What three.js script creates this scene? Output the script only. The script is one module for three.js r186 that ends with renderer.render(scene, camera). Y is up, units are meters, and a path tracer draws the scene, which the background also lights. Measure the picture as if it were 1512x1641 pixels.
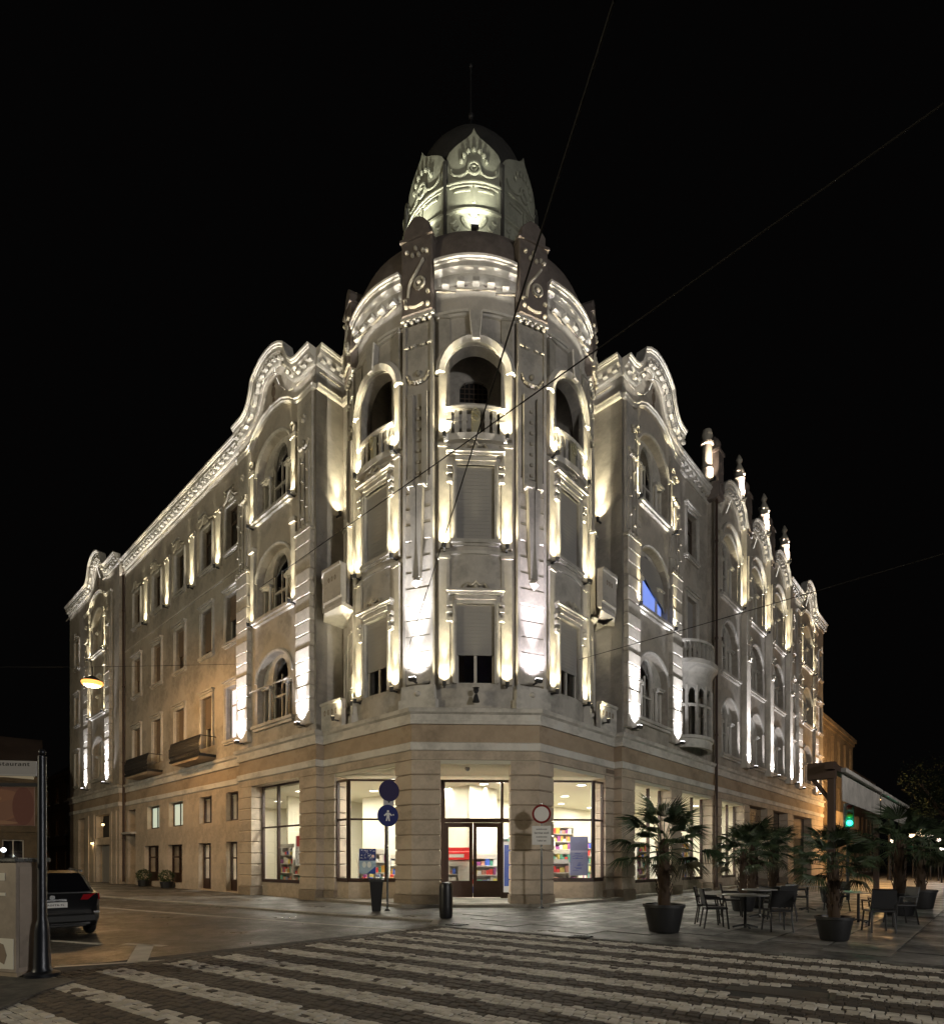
import * as THREE from 'three';
import { mergeGeometries, toCreasedNormals } from 'three/addons/utils/BufferGeometryUtils.js';
import { ConvexGeometry } from 'three/addons/geometries/ConvexGeometry.js';
import { RectAreaLightUniformsLib } from 'three/addons/lights/RectAreaLightUniformsLib.js';

// ---------------------------------------------------------------- camera, sky, moon, exposure
RectAreaLightUniformsLib.init();
const scene = new THREE.Scene();
const camera = new THREE.PerspectiveCamera(2 * Math.atan(1380 / 921) * 180 / Math.PI, 1512 / 2760, 0.1, 600);
camera.position.set(0, 1.55, 0);
camera.lookAt(0, 1.55, -10);
camera.setViewOffset(1512, 2760, 0, 0, 1512, 1641);          // a rising lens: the camera stays level
const renderer = new THREE.WebGLRenderer({ antialias: true });
renderer.toneMapping = THREE.LinearToneMapping;
renderer.toneMappingExposure = 1.0;
renderer.shadowMap.enabled = true;
{ // clear night sky: nearly black, a breath of town glow
  const w = 16, h = 8, d = new Float32Array(w * h * 4);
  for (let i = 0; i < w * h; i++) { d[i * 4] = 0.0013; d[i * 4 + 1] = 0.0012; d[i * 4 + 2] = 0.0012; d[i * 4 + 3] = 1; }
  const t = new THREE.DataTexture(d, w, h, THREE.RGBAFormat, THREE.FloatType);
  t.mapping = THREE.EquirectangularReflectionMapping; t.magFilter = THREE.LinearFilter; t.needsUpdate = true;
  scene.background = t; scene.environment = t;
}
const moon = new THREE.DirectionalLight(new THREE.Color(1, 0.95, 0.88), 0.02);
moon.position.set(30, 60, 40); moon.castShadow = true; moon.shadow.radius = 4;
moon.shadow.camera.left = moon.shadow.camera.bottom = -60; moon.shadow.camera.right = moon.shadow.camera.top = 60; moon.shadow.camera.far = 220;
scene.add(moon, moon.target);

// ---------------------------------------------------------------- helpers
const R = (deg) => deg * Math.PI / 180;
let seed = 12345;
const rnd = () => { seed = (seed + 0x6D2B79F5) | 0; let t = Math.imul(seed ^ (seed >>> 15), 1 | seed); t = (t + Math.imul(t ^ (t >>> 7), 61 | t)) ^ t; return ((t ^ (t >>> 14)) >>> 0) / 4294967296; };
const rr = (a, b) => a + (b - a) * rnd();
const V = (x, y, z) => new THREE.Vector3(x, y, z);

function finish(g, crease) {                                  // unindexed, creased normals, uv in metres
  if (crease !== undefined) { g.deleteAttribute('normal'); g = toCreasedNormals(g, crease); }
  if (g.index) g = g.toNonIndexed();
  if (!g.attributes.normal) g.computeVertexNormals();
  const p = g.attributes.position, n = g.attributes.normal, uv = new Float32Array(p.count * 2);
  for (let i = 0; i < p.count; i++) {
    const ax = Math.abs(n.getX(i)), ay = Math.abs(n.getY(i)), az = Math.abs(n.getZ(i));
    if (ay > ax && ay > az) { uv[2 * i] = p.getX(i); uv[2 * i + 1] = p.getZ(i); }
    else if (ax > az) { uv[2 * i] = p.getZ(i); uv[2 * i + 1] = p.getY(i); }
    else { uv[2 * i] = p.getX(i); uv[2 * i + 1] = p.getY(i); }
  }
  g.setAttribute('uv', new THREE.BufferAttribute(uv, 2));
  for (const k of Object.keys(g.attributes)) if (!['position', 'normal', 'uv'].includes(k)) g.deleteAttribute(k);
  return g;
}
const merge = (list) => list.length === 1 ? list[0] : mergeGeometries(list);
const box = (w, h, d, x = 0, y = 0, z = 0) => finish(new THREE.BoxGeometry(w, h, d).translate(x, y, z));
const bx = (x0, x1, y0, y1, z0, z1) => box(x1 - x0, y1 - y0, z1 - z0, (x0 + x1) / 2, (y0 + y1) / 2, (z0 + z1) / 2);
const cache = {};
function cbox(w, h, d, b = 0.02) {                            // box with chamfered edges, centred
  const k = [w, h, d, b].map((v) => v.toFixed(3)).join();
  if (cache[k]) return cache[k];
  const P = [];
  for (const sx of [-1, 1]) for (const sy of [-1, 1]) for (const sz of [-1, 1]) {
    const X = w / 2, Y = h / 2, Z = d / 2;
    P.push(V(sx * (X - b), sy * (Y - b), sz * Z), V(sx * (X - b), sy * Y, sz * (Z - b)), V(sx * X, sy * (Y - b), sz * (Z - b)));
  }
  return cache[k] = finish(new ConvexGeometry(P));
}
const cyl = (r0, r1, h, x = 0, y = 0, z = 0, n = 14) => finish(new THREE.CylinderGeometry(r1, r0, h, n).translate(x, y + h / 2, z), 0.7);
const lathe = (pts, n = 16) => finish(new THREE.LatheGeometry(pts.map(([r, y]) => new THREE.Vector2(r, y)), n), 0.6);
const tube = (pts, r, n = 24, k = 7, closed = false) => finish(new THREE.TubeGeometry(new THREE.CatmullRomCurve3(pts.map((p) => p.isVector3 ? p : V(...p)), closed), n, r, k, closed), 0.9);
function bar(a, b, r, k = 6) {                                // straight round bar between two points
  const A = V(...a), B = V(...b), d = B.clone().sub(A), L = d.length();
  const g = new THREE.CylinderGeometry(r, r, L, k).translate(0, L / 2, 0);
  g.applyQuaternion(new THREE.Quaternion().setFromUnitVectors(V(0, 1, 0), d.normalize())).translate(A.x, A.y, A.z);
  return finish(g, 0.9);
}
const ball = (r, x = 0, y = 0, z = 0, sy = 1, sz = 1) => finish(new THREE.SphereGeometry(r, 10, 8).scale(1, sy, sz).translate(x, y, z), 0.8);
const disc = (r, t, x, y, z, n = 28) => finish(new THREE.CylinderGeometry(r, r, t, n).rotateX(Math.PI / 2).translate(x, y, z), 0.6);
function rings(list, cap = true, crease = 0.5) {              // a skin over closed rings of points
  const n = list[0].length, pos = [], push = (...v) => v.forEach((q) => pos.push(q.x, q.y, q.z));
  for (let i = 0; i + 1 < list.length; i++) for (let j = 0; j < n; j++) {
    const a = list[i][j], b = list[i][(j + 1) % n], c = list[i + 1][(j + 1) % n], d = list[i + 1][j];
    push(a, b, c, a, c, d);
  }
  if (cap) for (const r of [list[0], list[list.length - 1]]) {
    const o = r[0], u = r[1].clone().sub(o).normalize(); let w = null;
    for (let i = 2; i < n && !w; i++) { const q = r[i].clone().sub(o); q.addScaledVector(u, -q.dot(u)); if (q.length() > 1e-5) w = q.normalize(); }
    if (!w) continue;
    const flat = r.map((q) => { const e = q.clone().sub(o); return new THREE.Vector2(e.dot(u), e.dot(w)); });
    for (const [a, b, c] of THREE.ShapeUtils.triangulateShape(flat, [])) push(r[a], r[b], r[c]);
  }
  const g = new THREE.BufferGeometry();
  g.setAttribute('position', new THREE.BufferAttribute(new Float32Array(pos), 3));
  return finish(g, crease);
}
// profile swept along a path on a facade: path [x, y] with up = left normal; profile [along normal, outward]
function fsweep(path, prof, zf = () => 0, crease = 0.5) {
  const n = path.length, out = [];
  for (let i = 0; i < n; i++) {
    const a = path[Math.max(0, i - 1)], b = path[i], c = path[Math.min(n - 1, i + 1)];
    const d1 = i ? [b[0] - a[0], b[1] - a[1]] : [c[0] - b[0], c[1] - b[1]], d2 = i < n - 1 ? [c[0] - b[0], c[1] - b[1]] : d1;
    const l1 = Math.hypot(...d1), l2 = Math.hypot(...d2), n1 = [-d1[1] / l1, d1[0] / l1], n2 = [-d2[1] / l2, d2[0] / l2];
    const k = Math.max(0.35, 1 + n1[0] * n2[0] + n1[1] * n2[1]), nx = (n1[0] + n2[0]) / k, ny = (n1[1] + n2[1]) / k;
    out.push(prof.map(([q, o]) => V(b[0] + nx * q, b[1] + ny * q, zf(b[0]) + o)));
  }
  return rings(out, true, crease);
}
// profile [outward, y] swept along a plan line [x, z] that runs left to right seen from outside
function psweep(line, prof, crease = 0.5) {
  const n = line.length, out = [];
  for (let i = 0; i < n; i++) {
    const a = line[Math.max(0, i - 1)], b = line[i], c = line[Math.min(n - 1, i + 1)];
    const d1 = i ? [b[0] - a[0], b[1] - a[1]] : [c[0] - b[0], c[1] - b[1]], d2 = i < n - 1 ? [c[0] - b[0], c[1] - b[1]] : d1;
    const l1 = Math.hypot(...d1), l2 = Math.hypot(...d2), n1 = [-d1[1] / l1, d1[0] / l1], n2 = [-d2[1] / l2, d2[0] / l2];
    const k = Math.max(0.3, 1 + n1[0] * n2[0] + n1[1] * n2[1]), nx = (n1[0] + n2[0]) / k, nz = (n1[1] + n2[1]) / k;
    out.push(prof.map(([o, y]) => V(b[0] + nx * o, y, b[1] + nz * o)));
  }
  return rings(out, true, crease);
}
function plate(outline, holes, depth, bevel = 0) {            // flat shape in x, y; front at z = 0, runs back by depth
  const s = new THREE.Shape(outline.map(([x, y]) => new THREE.Vector2(x, y)));
  for (const h of holes) s.holes.push(new THREE.Path(h.map(([x, y]) => new THREE.Vector2(x, y))));
  const g = new THREE.ExtrudeGeometry(s, { depth: depth - bevel, bevelEnabled: bevel > 0, bevelThickness: bevel, bevelSize: bevel, bevelOffset: -bevel, bevelSegments: 1, steps: 1 });
  return finish(g.translate(0, 0, -depth));
}
const rect = (x0, x1, y0, y1) => [[x0, y0], [x1, y0], [x1, y1], [x0, y1]];
const archPts = (x0, x1, ys, yt, n = 14) => { const o = [], c = (x0 + x1) / 2, a = (x1 - x0) / 2; for (let i = 0; i <= n; i++) { const t = Math.PI * i / n; o.push([c + a * Math.cos(t), ys + (yt - ys) * Math.sin(t)]); } return o; };
const archHole = (x0, x1, yb, ys, yt) => [[x0, yb], [x1, yb], ...archPts(x0, x1, ys, yt)];

class Frame {                                                 // x to the viewer's right, z outwards
  constructor(ox, oz, th) { Object.assign(this, { ox, oz, th, c: Math.cos(th), s: Math.sin(th) }); }
  P(x, y, z) { return V(this.ox + x * this.c + z * this.s, y, this.oz - x * this.s + z * this.c); }
  at(x, z = 0, turn = 0) { const p = this.P(x, 0, z); return new Frame(p.x, p.z, this.th + turn); }
  out() { return V(this.s, 0, this.c); }
}
const used = {};
const numbered = (n) => { const k = used[n] = (used[n] ?? -1) + 1; return k ? n + '_' + String(k).padStart(3, '0') : n; };
function part(parent, name, geo, mat, F, x = 0, y = 0, z = 0, rz = 0) {
  const m = new THREE.Mesh(geo, mat); m.name = name; m.castShadow = m.receiveShadow = true;
  if (F) { m.position.copy(F.P(x, y, z)); m.rotation.set(0, F.th, rz, 'YXZ'); } else m.position.set(x, y, z);
  parent.add(m); return m;
}
function group(parent, name, F, x = 0, y = 0, z = 0) {
  const g = new THREE.Group(); g.name = name;
  if (F) { g.position.copy(F.P(x, y, z)); g.rotation.y = F.th; }
  parent.add(g); return g;
}
function thing(name, label, category, [x, y, z] = [0, 0, 0], turn = 0, grp) {
  const o = new THREE.Group(); o.name = numbered(name); o.position.set(x, y, z); o.rotation.y = turn;
  o.userData = { label, category }; if (grp) o.userData.group = grp;
  scene.add(o); return o;
}
function single(name, geo, mat, label, category, [x, y, z] = [0, 0, 0], turn = 0, grp) {
  const o = new THREE.Mesh(geo, mat); o.name = numbered(name); o.position.set(x, y, z); o.rotation.y = turn; o.castShadow = o.receiveShadow = true;
  o.userData = { label, category }; if (grp) o.userData.group = grp;
  scene.add(o); return o;
}
function structure(name, geo, mat, x = 0, y = 0, z = 0) {
  const m = new THREE.Mesh(geo, mat); m.name = name; m.position.set(x, y, z); m.castShadow = m.receiveShadow = true; m.userData.kind = 'structure'; scene.add(m); return m;
}

// ---------------------------------------------------------------- textures and materials
function noiseGrid(n, cells, oct, gain = 0.5) {               // tileable fractal value noise 0..1
  const out = new Float32Array(n * n); let amp = 1, tot = 0;
  for (let o = 0; o < oct; o++) {
    const c = cells << o, g = new Float32Array(c * c); for (let i = 0; i < c * c; i++) g[i] = rnd();
    for (let y = 0; y < n; y++) for (let x = 0; x < n; x++) {
      const fx = x / n * c, fy = y / n * c, ix = fx | 0, iy = fy | 0, tx = fx - ix, ty = fy - iy, sx = tx * tx * (3 - 2 * tx), sy = ty * ty * (3 - 2 * ty);
      const a = g[iy * c + ix], b = g[iy * c + (ix + 1) % c], d = g[((iy + 1) % c) * c + ix], e = g[((iy + 1) % c) * c + (ix + 1) % c];
      out[y * n + x] += amp * ((a * (1 - sx) + b * sx) * (1 - sy) + (d * (1 - sx) + e * sx) * sy);
    }
    tot += amp; amp *= gain;
  }
  for (let i = 0; i < out.length; i++) out[i] /= tot;
  return out;
}
function tex(n, fn, srgb, repeat) {
  const d = new Uint8Array(n * n * 4);
  for (let i = 0; i < n * n; i++) { const c = fn(i); for (let k = 0; k < 3; k++) d[i * 4 + k] = Math.max(0, Math.min(255, 255 * (Array.isArray(c) ? c[k] : c))); d[i * 4 + 3] = 255; }
  const t = new THREE.DataTexture(d, n, n, THREE.RGBAFormat); t.magFilter = THREE.LinearFilter; t.minFilter = THREE.LinearMipmapLinearFilter; t.generateMipmaps = true;
  t.wrapS = t.wrapT = THREE.RepeatWrapping; t.repeat.set(repeat, repeat); if (srgb) t.colorSpace = THREE.SRGBColorSpace; t.needsUpdate = true; return t;
}
const N1 = noiseGrid(512, 4, 6, 0.6), N2 = noiseGrid(512, 32, 4, 0.7), N3 = noiseGrid(512, 3, 7, 0.62);
const sh = (i, dx, dy) => (((i >> 9) + dy) & 511) * 512 + (((i & 511) + dx) & 511);
const blotch = (i, lo) => { const a = N1[i], b = N2[i], c = N3[i]; const st = Math.max(0, Math.min(1, (c - 0.55) * 9)) * (0.6 + 0.8 * b); return 1 - lo * (0.9 * (a - 0.35) + 0.5 * (b - 0.5) + 0.45 * st); };
const T = {
  plaster: tex(512, (i) => { const v = blotch(i, 0.22); return [v, v * 0.99, v * 0.975]; }, true, 0.21),
  plasterBump: tex(512, (i) => 0.5 * N2[i] + 0.5 * N1[i], false, 0.5),
  stone: tex(512, (i) => { const v = blotch(sh(i, 131, 277), 0.17); return [v, v * 0.985, v * 0.96]; }, true, 0.37),
  stoneBump: tex(512, (i) => 0.6 * N2[i] + 0.4 * N3[i], false, 0.9),
  asphalt: tex(512, (i) => { const v = 0.7 + 0.5 * (N1[i] - 0.5) + 0.55 * (N2[sh(i, 77, 190)] - 0.5) + (N3[i] > 0.62 ? -0.12 : 0); return [v, v * 0.985, v * 0.96]; }, true, 0.28),
  asphaltBump: tex(512, (i) => N2[sh(i, 211, 43)], false, 1.3),
  slab: tex(512, (i) => { const v = blotch(i, 0.55) * 0.96; return [v, v, v]; }, true, 0.33),
  rough: tex(512, (i) => 0.55 + 0.7 * (N1[i] - 0.5) + 0.35 * (N2[i] - 0.5), false, 0.3),
  glassStreak: tex(256, (i) => 0.5 + 0.5 * N1[i], false, 0.4),
};
const col = (r, g, b) => new THREE.Color().setRGB(r, g, b);
const mat = (r, g, b, rough = 0.85, o = {}) => new THREE.MeshPhysicalMaterial({ color: col(r, g, b), roughness: rough, side: THREE.DoubleSide, ...o });
const plaster = { map: T.plaster, bumpMap: T.plasterBump, bumpScale: 0.002 };
const stone = { map: T.stone, bumpMap: T.stoneBump, bumpScale: 0.004 };
const M = {
  wall: mat(0.56, 0.52, 0.465, 0.9, plaster), trim: mat(0.74, 0.72, 0.68, 0.85, plaster), lesene: mat(0.64, 0.61, 0.55, 0.85, plaster),
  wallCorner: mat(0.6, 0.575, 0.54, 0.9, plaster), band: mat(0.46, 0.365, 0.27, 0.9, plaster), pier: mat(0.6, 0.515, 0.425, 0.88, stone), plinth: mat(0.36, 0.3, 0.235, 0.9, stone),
  rust: [mat(0.66, 0.63, 0.58, 0.85, stone), mat(0.6, 0.57, 0.52, 0.88, stone), mat(0.71, 0.68, 0.63, 0.85, stone)],
  pil: mat(0.58, 0.56, 0.53, 0.85, stone), orn: mat(0.6, 0.57, 0.5, 0.7, { ...stone, bumpScale: 0.004 }), dome: mat(0.4, 0.42, 0.36, 0.7, stone), domeRib: mat(0.07, 0.07, 0.07, 0.6, stone),
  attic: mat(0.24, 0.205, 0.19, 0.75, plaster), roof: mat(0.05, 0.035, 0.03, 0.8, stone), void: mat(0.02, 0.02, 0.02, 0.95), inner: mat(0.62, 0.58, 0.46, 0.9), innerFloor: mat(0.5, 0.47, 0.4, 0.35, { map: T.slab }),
  glass: new THREE.MeshPhysicalMaterial({ color: 0xffffff, roughness: 0.02, transmission: 1, thickness: 0, ior: 1.5, side: THREE.DoubleSide }),
  shopFrame: mat(0.045, 0.022, 0.015, 0.5, { bumpMap: T.stoneBump, bumpScale: 0.001 }), winFrame: mat(0.55, 0.52, 0.47, 0.6), winFrameDark: mat(0.1, 0.07, 0.05, 0.6),
  blind: mat(0.36, 0.345, 0.33, 0.75), blindDark: mat(0.2, 0.15, 0.11, 0.8), curtain: mat(0.6, 0.58, 0.52, 0.9),
  iron: mat(0.02, 0.02, 0.022, 0.6), cable: mat(0.012, 0.012, 0.012, 0.95), pipe: mat(0.06, 0.035, 0.025, 0.6), fixture: mat(0.03, 0.03, 0.03, 0.5), zinc: mat(0.3, 0.31, 0.32, 0.4, { metalness: 0.8, roughnessMap: T.rough }),
  asphalt: mat(0.085, 0.078, 0.07, 0.8, { map: T.asphalt, bumpMap: T.asphaltBump, bumpScale: 0.008, roughnessMap: T.rough }),
  slab: [0, 1, 2].map((k) => mat(0.2 + 0.025 * k, 0.195 + 0.024 * k, 0.185 + 0.02 * k, 0.85, { map: T.slab, roughnessMap: T.rough, bumpMap: T.plasterBump, bumpScale: 0.003 })),
  joint: mat(0.07, 0.065, 0.06, 0.9, { map: T.asphalt }), kerb: mat(0.3, 0.28, 0.25, 0.8, stone), paint: mat(0.5, 0.49, 0.46, 0.75, { map: T.stone }),
  gold: mat(0.75, 0.7, 0.5, 0.35, { metalness: 0.4 }),
};
const glow = (r, g, b, k, extra = {}) => new THREE.MeshStandardMaterial({ color: col(0.6, 0.6, 0.6), emissive: col(r, g, b), emissiveIntensity: k, side: THREE.DoubleSide, ...extra });
const G = { warm: glow(1, 0.82, 0.5, 6), white: glow(1, 0.97, 1, 8), led: glow(1, 0.94, 0.82, 0.8), shop: glow(1, 0.97, 0.86, 9), sodium: glow(1, 0.36, 0.04, 1.9), green: glow(0.02, 1, 0.55, 2) };
const C = { warm: col(1, 0.88, 0.58), white: col(0.97, 0.96, 1.0), led: col(1, 0.95, 0.84), shop: col(1, 0.97, 0.84), sodium: col(1, 0.55, 0.2), street: col(1, 0.8, 0.58) };

// ---------------------------------------------------------------- the building's axes
const KX = 0.217, KZ = -16.893;                               // the corner point that the chamfer cuts off
const B = thing('corner_palace', 'floodlit cream corner palace with a domed round tower over a lit ground-floor shop', 'building', [KX, 0, KZ]);
const FL = new Frame(0, 0, R(-42.5)), FR = new Frame(0, 0, R(47.5)), FC = new Frame(0, 0, R(2.5));   // left facade x = -s, right facade x = +s, corner axis
const PL = (s, d) => { const p = FL.P(-s, 0, -d); return [p.x, p.z]; }, PR = (s, d) => { const p = FR.P(s, 0, -d); return [p.x, p.z]; }, PC = (e, g) => { const p = FC.P(e, 0, -g); return [p.x, p.z]; };
const frameFrom = (p, q) => new Frame((p[0] + q[0]) / 2, (p[1] + q[1]) / 2, Math.atan2(-(q[1] - p[1]), q[0] - p[0]));

// ---------------------------------------------------------------- lamps on the building
const upBody = merge([cyl(0.055, 0.075, 0.16, 0, -0.16, 0, 10), box(0.05, 0.05, 0.24, 0, -0.12, -0.14)]), upLens = cyl(0.062, 0.062, 0.008, 0, 0.0, 0, 10);
const floodBody = merge([cbox(0.26, 0.12, 0.16, 0.025).clone().translate(0, -0.08, 0), box(0.05, 0.05, 0.3, 0, -0.11, -0.2)]), floodLens = box(0.22, 0.008, 0.12, 0, -0.012, 0);
function uplight(F, x, y, z, o = {}) {                         // a tight beam along the wall and the wide spill of its lens
  const { I = 60, angle = 16, aim = 3.2, lean = 0.12, c = C.warm, flood = false, spill = flood ? 0.1 : 0.12 } = o;
  const g = part(B, flood ? 'floodlight' : 'uplight', flood ? floodBody : upBody, M.fixture, F, x, y, z);
  part(g, 'lens', flood ? floodLens : upLens, flood ? G.white : G.warm);
  for (const [k, a, l] of [[1, angle, lean], [spill, 52, lean + aim * 0.25]]) {
    const s = new THREE.SpotLight(c, I * k, 0, R(a), 1, 2); s.name = 'uplight_beam';
    s.position.set(0, 0.02, 0); s.target.position.set(0, aim, -l); s.castShadow = true; s.shadow.radius = flood ? 3 : 1.5; g.add(s, s.target);
  }
  return g;
}
const ledGeo = {};
function ledRun(F, path, { n = -0.62, o = 0.16, k = 26, zf = () => 0, out = 0.0, w = 0.05 } = {}) {   // strips that wash the cornice from below
  for (let i = 0; i + 1 < path.length; i++) {
    const [x0, y0] = path[i], [x1, y1] = path[i + 1], L = Math.hypot(x1 - x0, y1 - y0), t = Math.atan2(y1 - y0, x1 - x0);
    const nx = -Math.sin(t), ny = Math.cos(t), mx = (x0 + x1) / 2 + nx * n, my = (y0 + y1) / 2 + ny * n, z = zf(mx) + o, key = L.toFixed(2);
    const m = part(B, 'led_strip', ledGeo[key] ??= bx(-L / 2, L / 2, -0.025, 0, -0.03, 0.03), M.wall, F, mx, my, z, t);
    part(m, 'glowing_lens', ledGeo[key + 'l'] ??= bx(-L / 2 + 0.01, L / 2 - 0.01, 0.001, 0.005, -0.02, 0.02), G.led);
    const a = new THREE.RectAreaLight(C.led, k, L * 0.96, w); a.name = 'led_strip_light';
    a.position.copy(F.P(mx + nx * 0.015, my + ny * 0.015, z));
    B.add(a); a.up.copy(F.out());
    const tip = F.P(mx + nx * 2, my + ny * 2, z + out); B.updateWorldMatrix(true, false); a.lookAt(tip.applyMatrix4(B.matrixWorld));
  }
}
// ---------------------------------------------------------------- building pieces
function prism(pts, y0, y1, bevel = 0) {                      // upright prism over a plan polygon [x, z]
  const s = new THREE.Shape(pts.map(([x, z]) => new THREE.Vector2(x, -z)));
  const g = new THREE.ExtrudeGeometry(s, { depth: y1 - y0 - 2 * bevel, bevelEnabled: bevel > 0, bevelThickness: bevel, bevelSize: bevel, bevelOffset: -bevel, bevelSegments: 1 });
  return finish(g.rotateX(-Math.PI / 2).translate(0, y0 + bevel, 0));
}
function bent(x0, x1, yb, yt, zf, t = 0.35, n = 6) {          // curved piece of wall between two height lines
  const B0 = typeof yb === 'function' ? yb : () => yb, T0 = typeof yt === 'function' ? yt : () => yt, out = [];
  for (let i = 0; i <= n; i++) { const x = x0 + (x1 - x0) * i / n, z = zf(x); out.push([V(x, B0(x), z), V(x, T0(x), z), V(x, T0(x), z - t), V(x, B0(x), z - t)]); }
  return rings(out, true, 0.6);
}
function bentSweep(x0, x1, prof, zf, n = 10) {                // moulding [outward, y] that follows a curved bay
  const out = [];
  for (let i = 0; i <= n; i++) { const x = x0 + (x1 - x0) * i / n; out.push(prof.map(([o, y]) => V(x, y, zf(x) + o))); }
  return rings(out, true, 0.6);
}
const paneGeo = {};
function pane(parent, w, h, x, y, z, m = M.glass) { return part(parent, 'pane', paneGeo[w.toFixed(3) + '_' + h.toFixed(3)] ??= box(w, h, 0.006), m, null, x, y, z); }
// one rectangular window with surround, sill, hood, sashes, panes and an optional roller blind
function win(F, x, yb, yt, hw, o = {}) {
  const { z = 0, blind = 0, hood = 'none', sill = true, deep = 0.24, frame = M.winFrame, sur = 0.16, blindMat = M.blind, glassMat = M.glass, transom = 0.68, proud = 0.07, name = 'window', label } = o;
  const h = yt - yb, g = group(B, name, F, x, yb, z); if (label) g.userData.label = label;
  if (sur) part(g, 'surround', merge([bx(-hw - sur, -hw, 0, h, -0.02, proud), bx(hw, hw + sur, 0, h, -0.02, proud), bx(-hw - sur, hw + sur, h, h + sur, -0.02, proud + 0.003),
    bx(-hw - sur - 0.03, -hw - sur * 0.6, 0.02, h, -0.02, proud + 0.03), bx(hw + sur * 0.6, hw + sur + 0.03, 0.02, h, -0.02, proud + 0.03)]), M.trim);
  if (sill) part(g, 'sill', merge([bx(-hw - sur - 0.1, hw + sur + 0.1, -0.12, -0.002, -0.3, 0.16), bx(-hw - sur - 0.04, hw + sur + 0.04, -0.2, -0.121, -0.02, 0.1)]), M.trim);
  if (hood === 'crest') {
    part(g, 'hood', merge([bx(-hw - 0.34, hw + 0.34, h + 0.36, h + 0.44, -0.02, 0.22), bx(-hw - 0.28, hw + 0.28, h + 0.28, h + 0.36, -0.02, 0.15), bx(-hw - 0.05, hw + 0.05, h + sur + 0.02, h + 0.25, 0, 0.12)]), M.trim);
    part(g, 'crest', merge([tube([[-0.42, h + 0.46, 0.14], [-0.28, h + 0.62, 0.16], [-0.12, h + 0.56, 0.18], [0, h + 0.66, 0.18], [0.12, h + 0.56, 0.18], [0.28, h + 0.62, 0.16], [0.42, h + 0.46, 0.14]], 0.05, 24, 6), ball(0.09, 0, h + 0.52, 0.14)]), M.orn);
    for (const s of [-1, 1]) part(g, 'console', merge([0, 0.22, 0.5].map((d, i) => bx(s * (hw + 0.24) - 0.09, s * (hw + 0.24) + 0.09, h - 0.1 - d, h + 0.02 - d, -0.02, 0.15 - 0.02 * i))), M.trim);
  } else if (hood === 'flat') part(g, 'hood', merge([bx(-hw - sur - 0.1, hw + sur + 0.1, h + sur + 0.1, h + sur + 0.18, -0.02, 0.2), bx(-hw - sur - 0.04, hw + sur + 0.04, h + sur + 0.006, h + sur + 0.1, -0.02, 0.12)]), M.trim);
  else if (hood === 'scroll') part(g, 'hood', merge([tube([[-hw - 0.2, h + 0.22, 0.08], [-hw * 0.6, h + 0.3, 0.12], [-0.15, h + 0.52, 0.14], [0, h + 0.56, 0.14], [0.15, h + 0.52, 0.14], [hw * 0.6, h + 0.3, 0.12], [hw + 0.2, h + 0.22, 0.08]], 0.045, 24, 6), ball(0.13, 0, h + 0.36, 0.08, 1.2, 0.6), box(0.5, 0.1, 0.1, 0, h + 0.24, 0.07)]), M.orn);
  const f = 0.07, ty = h * transom;
  part(g, 'frame', merge([bx(-hw, -hw + f, 0, h, -deep - 0.04, -deep + 0.04), bx(hw - f, hw, 0, h, -deep - 0.04, -deep + 0.04), bx(-hw + f, hw - f, 0, f, -deep - 0.038, -deep + 0.038), bx(-hw + f, hw - f, h - f, h, -deep - 0.038, -deep + 0.038),
    bx(-hw + f, hw - f, ty - 0.04, ty + 0.04, -deep - 0.036, -deep + 0.036), bx(-0.05, 0.05, f, ty - 0.04, -deep - 0.036, -deep + 0.036), bx(-0.035, 0.035, ty + 0.04, h - f, -deep - 0.034, -deep + 0.034)]), frame);
  const pw = hw - f - 0.05;
  for (const s of [-1, 1]) { pane(g, pw - 0.004, ty - 0.04 - f - 0.004, s * (0.05 + pw / 2), (f + ty - 0.04) / 2, -deep, glassMat); pane(g, pw - 0.004, h - f - ty - 0.04 - 0.004, s * (0.05 + pw / 2), (ty + 0.04 + h - f) / 2, -deep, glassMat); }
  if (blind) {
    const y0 = h * (1 - blind), sl = []; const k = Math.max(4, Math.round((h - y0) / 0.12));
    for (let i = 0; i < k; i++) sl.push(bx(-hw + 0.01, hw - 0.01, y0 + (h - y0) * i / k + 0.006, y0 + (h - y0) * (i + 1) / k, -deep + 0.05, -deep + 0.075));
    sl.push(bx(-hw + 0.012, hw - 0.012, y0, h - 0.002, -deep + 0.045, -deep + 0.066));
    part(g, 'roller_blind', merge(sl), blindMat);
  }
  return g;
}
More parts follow.
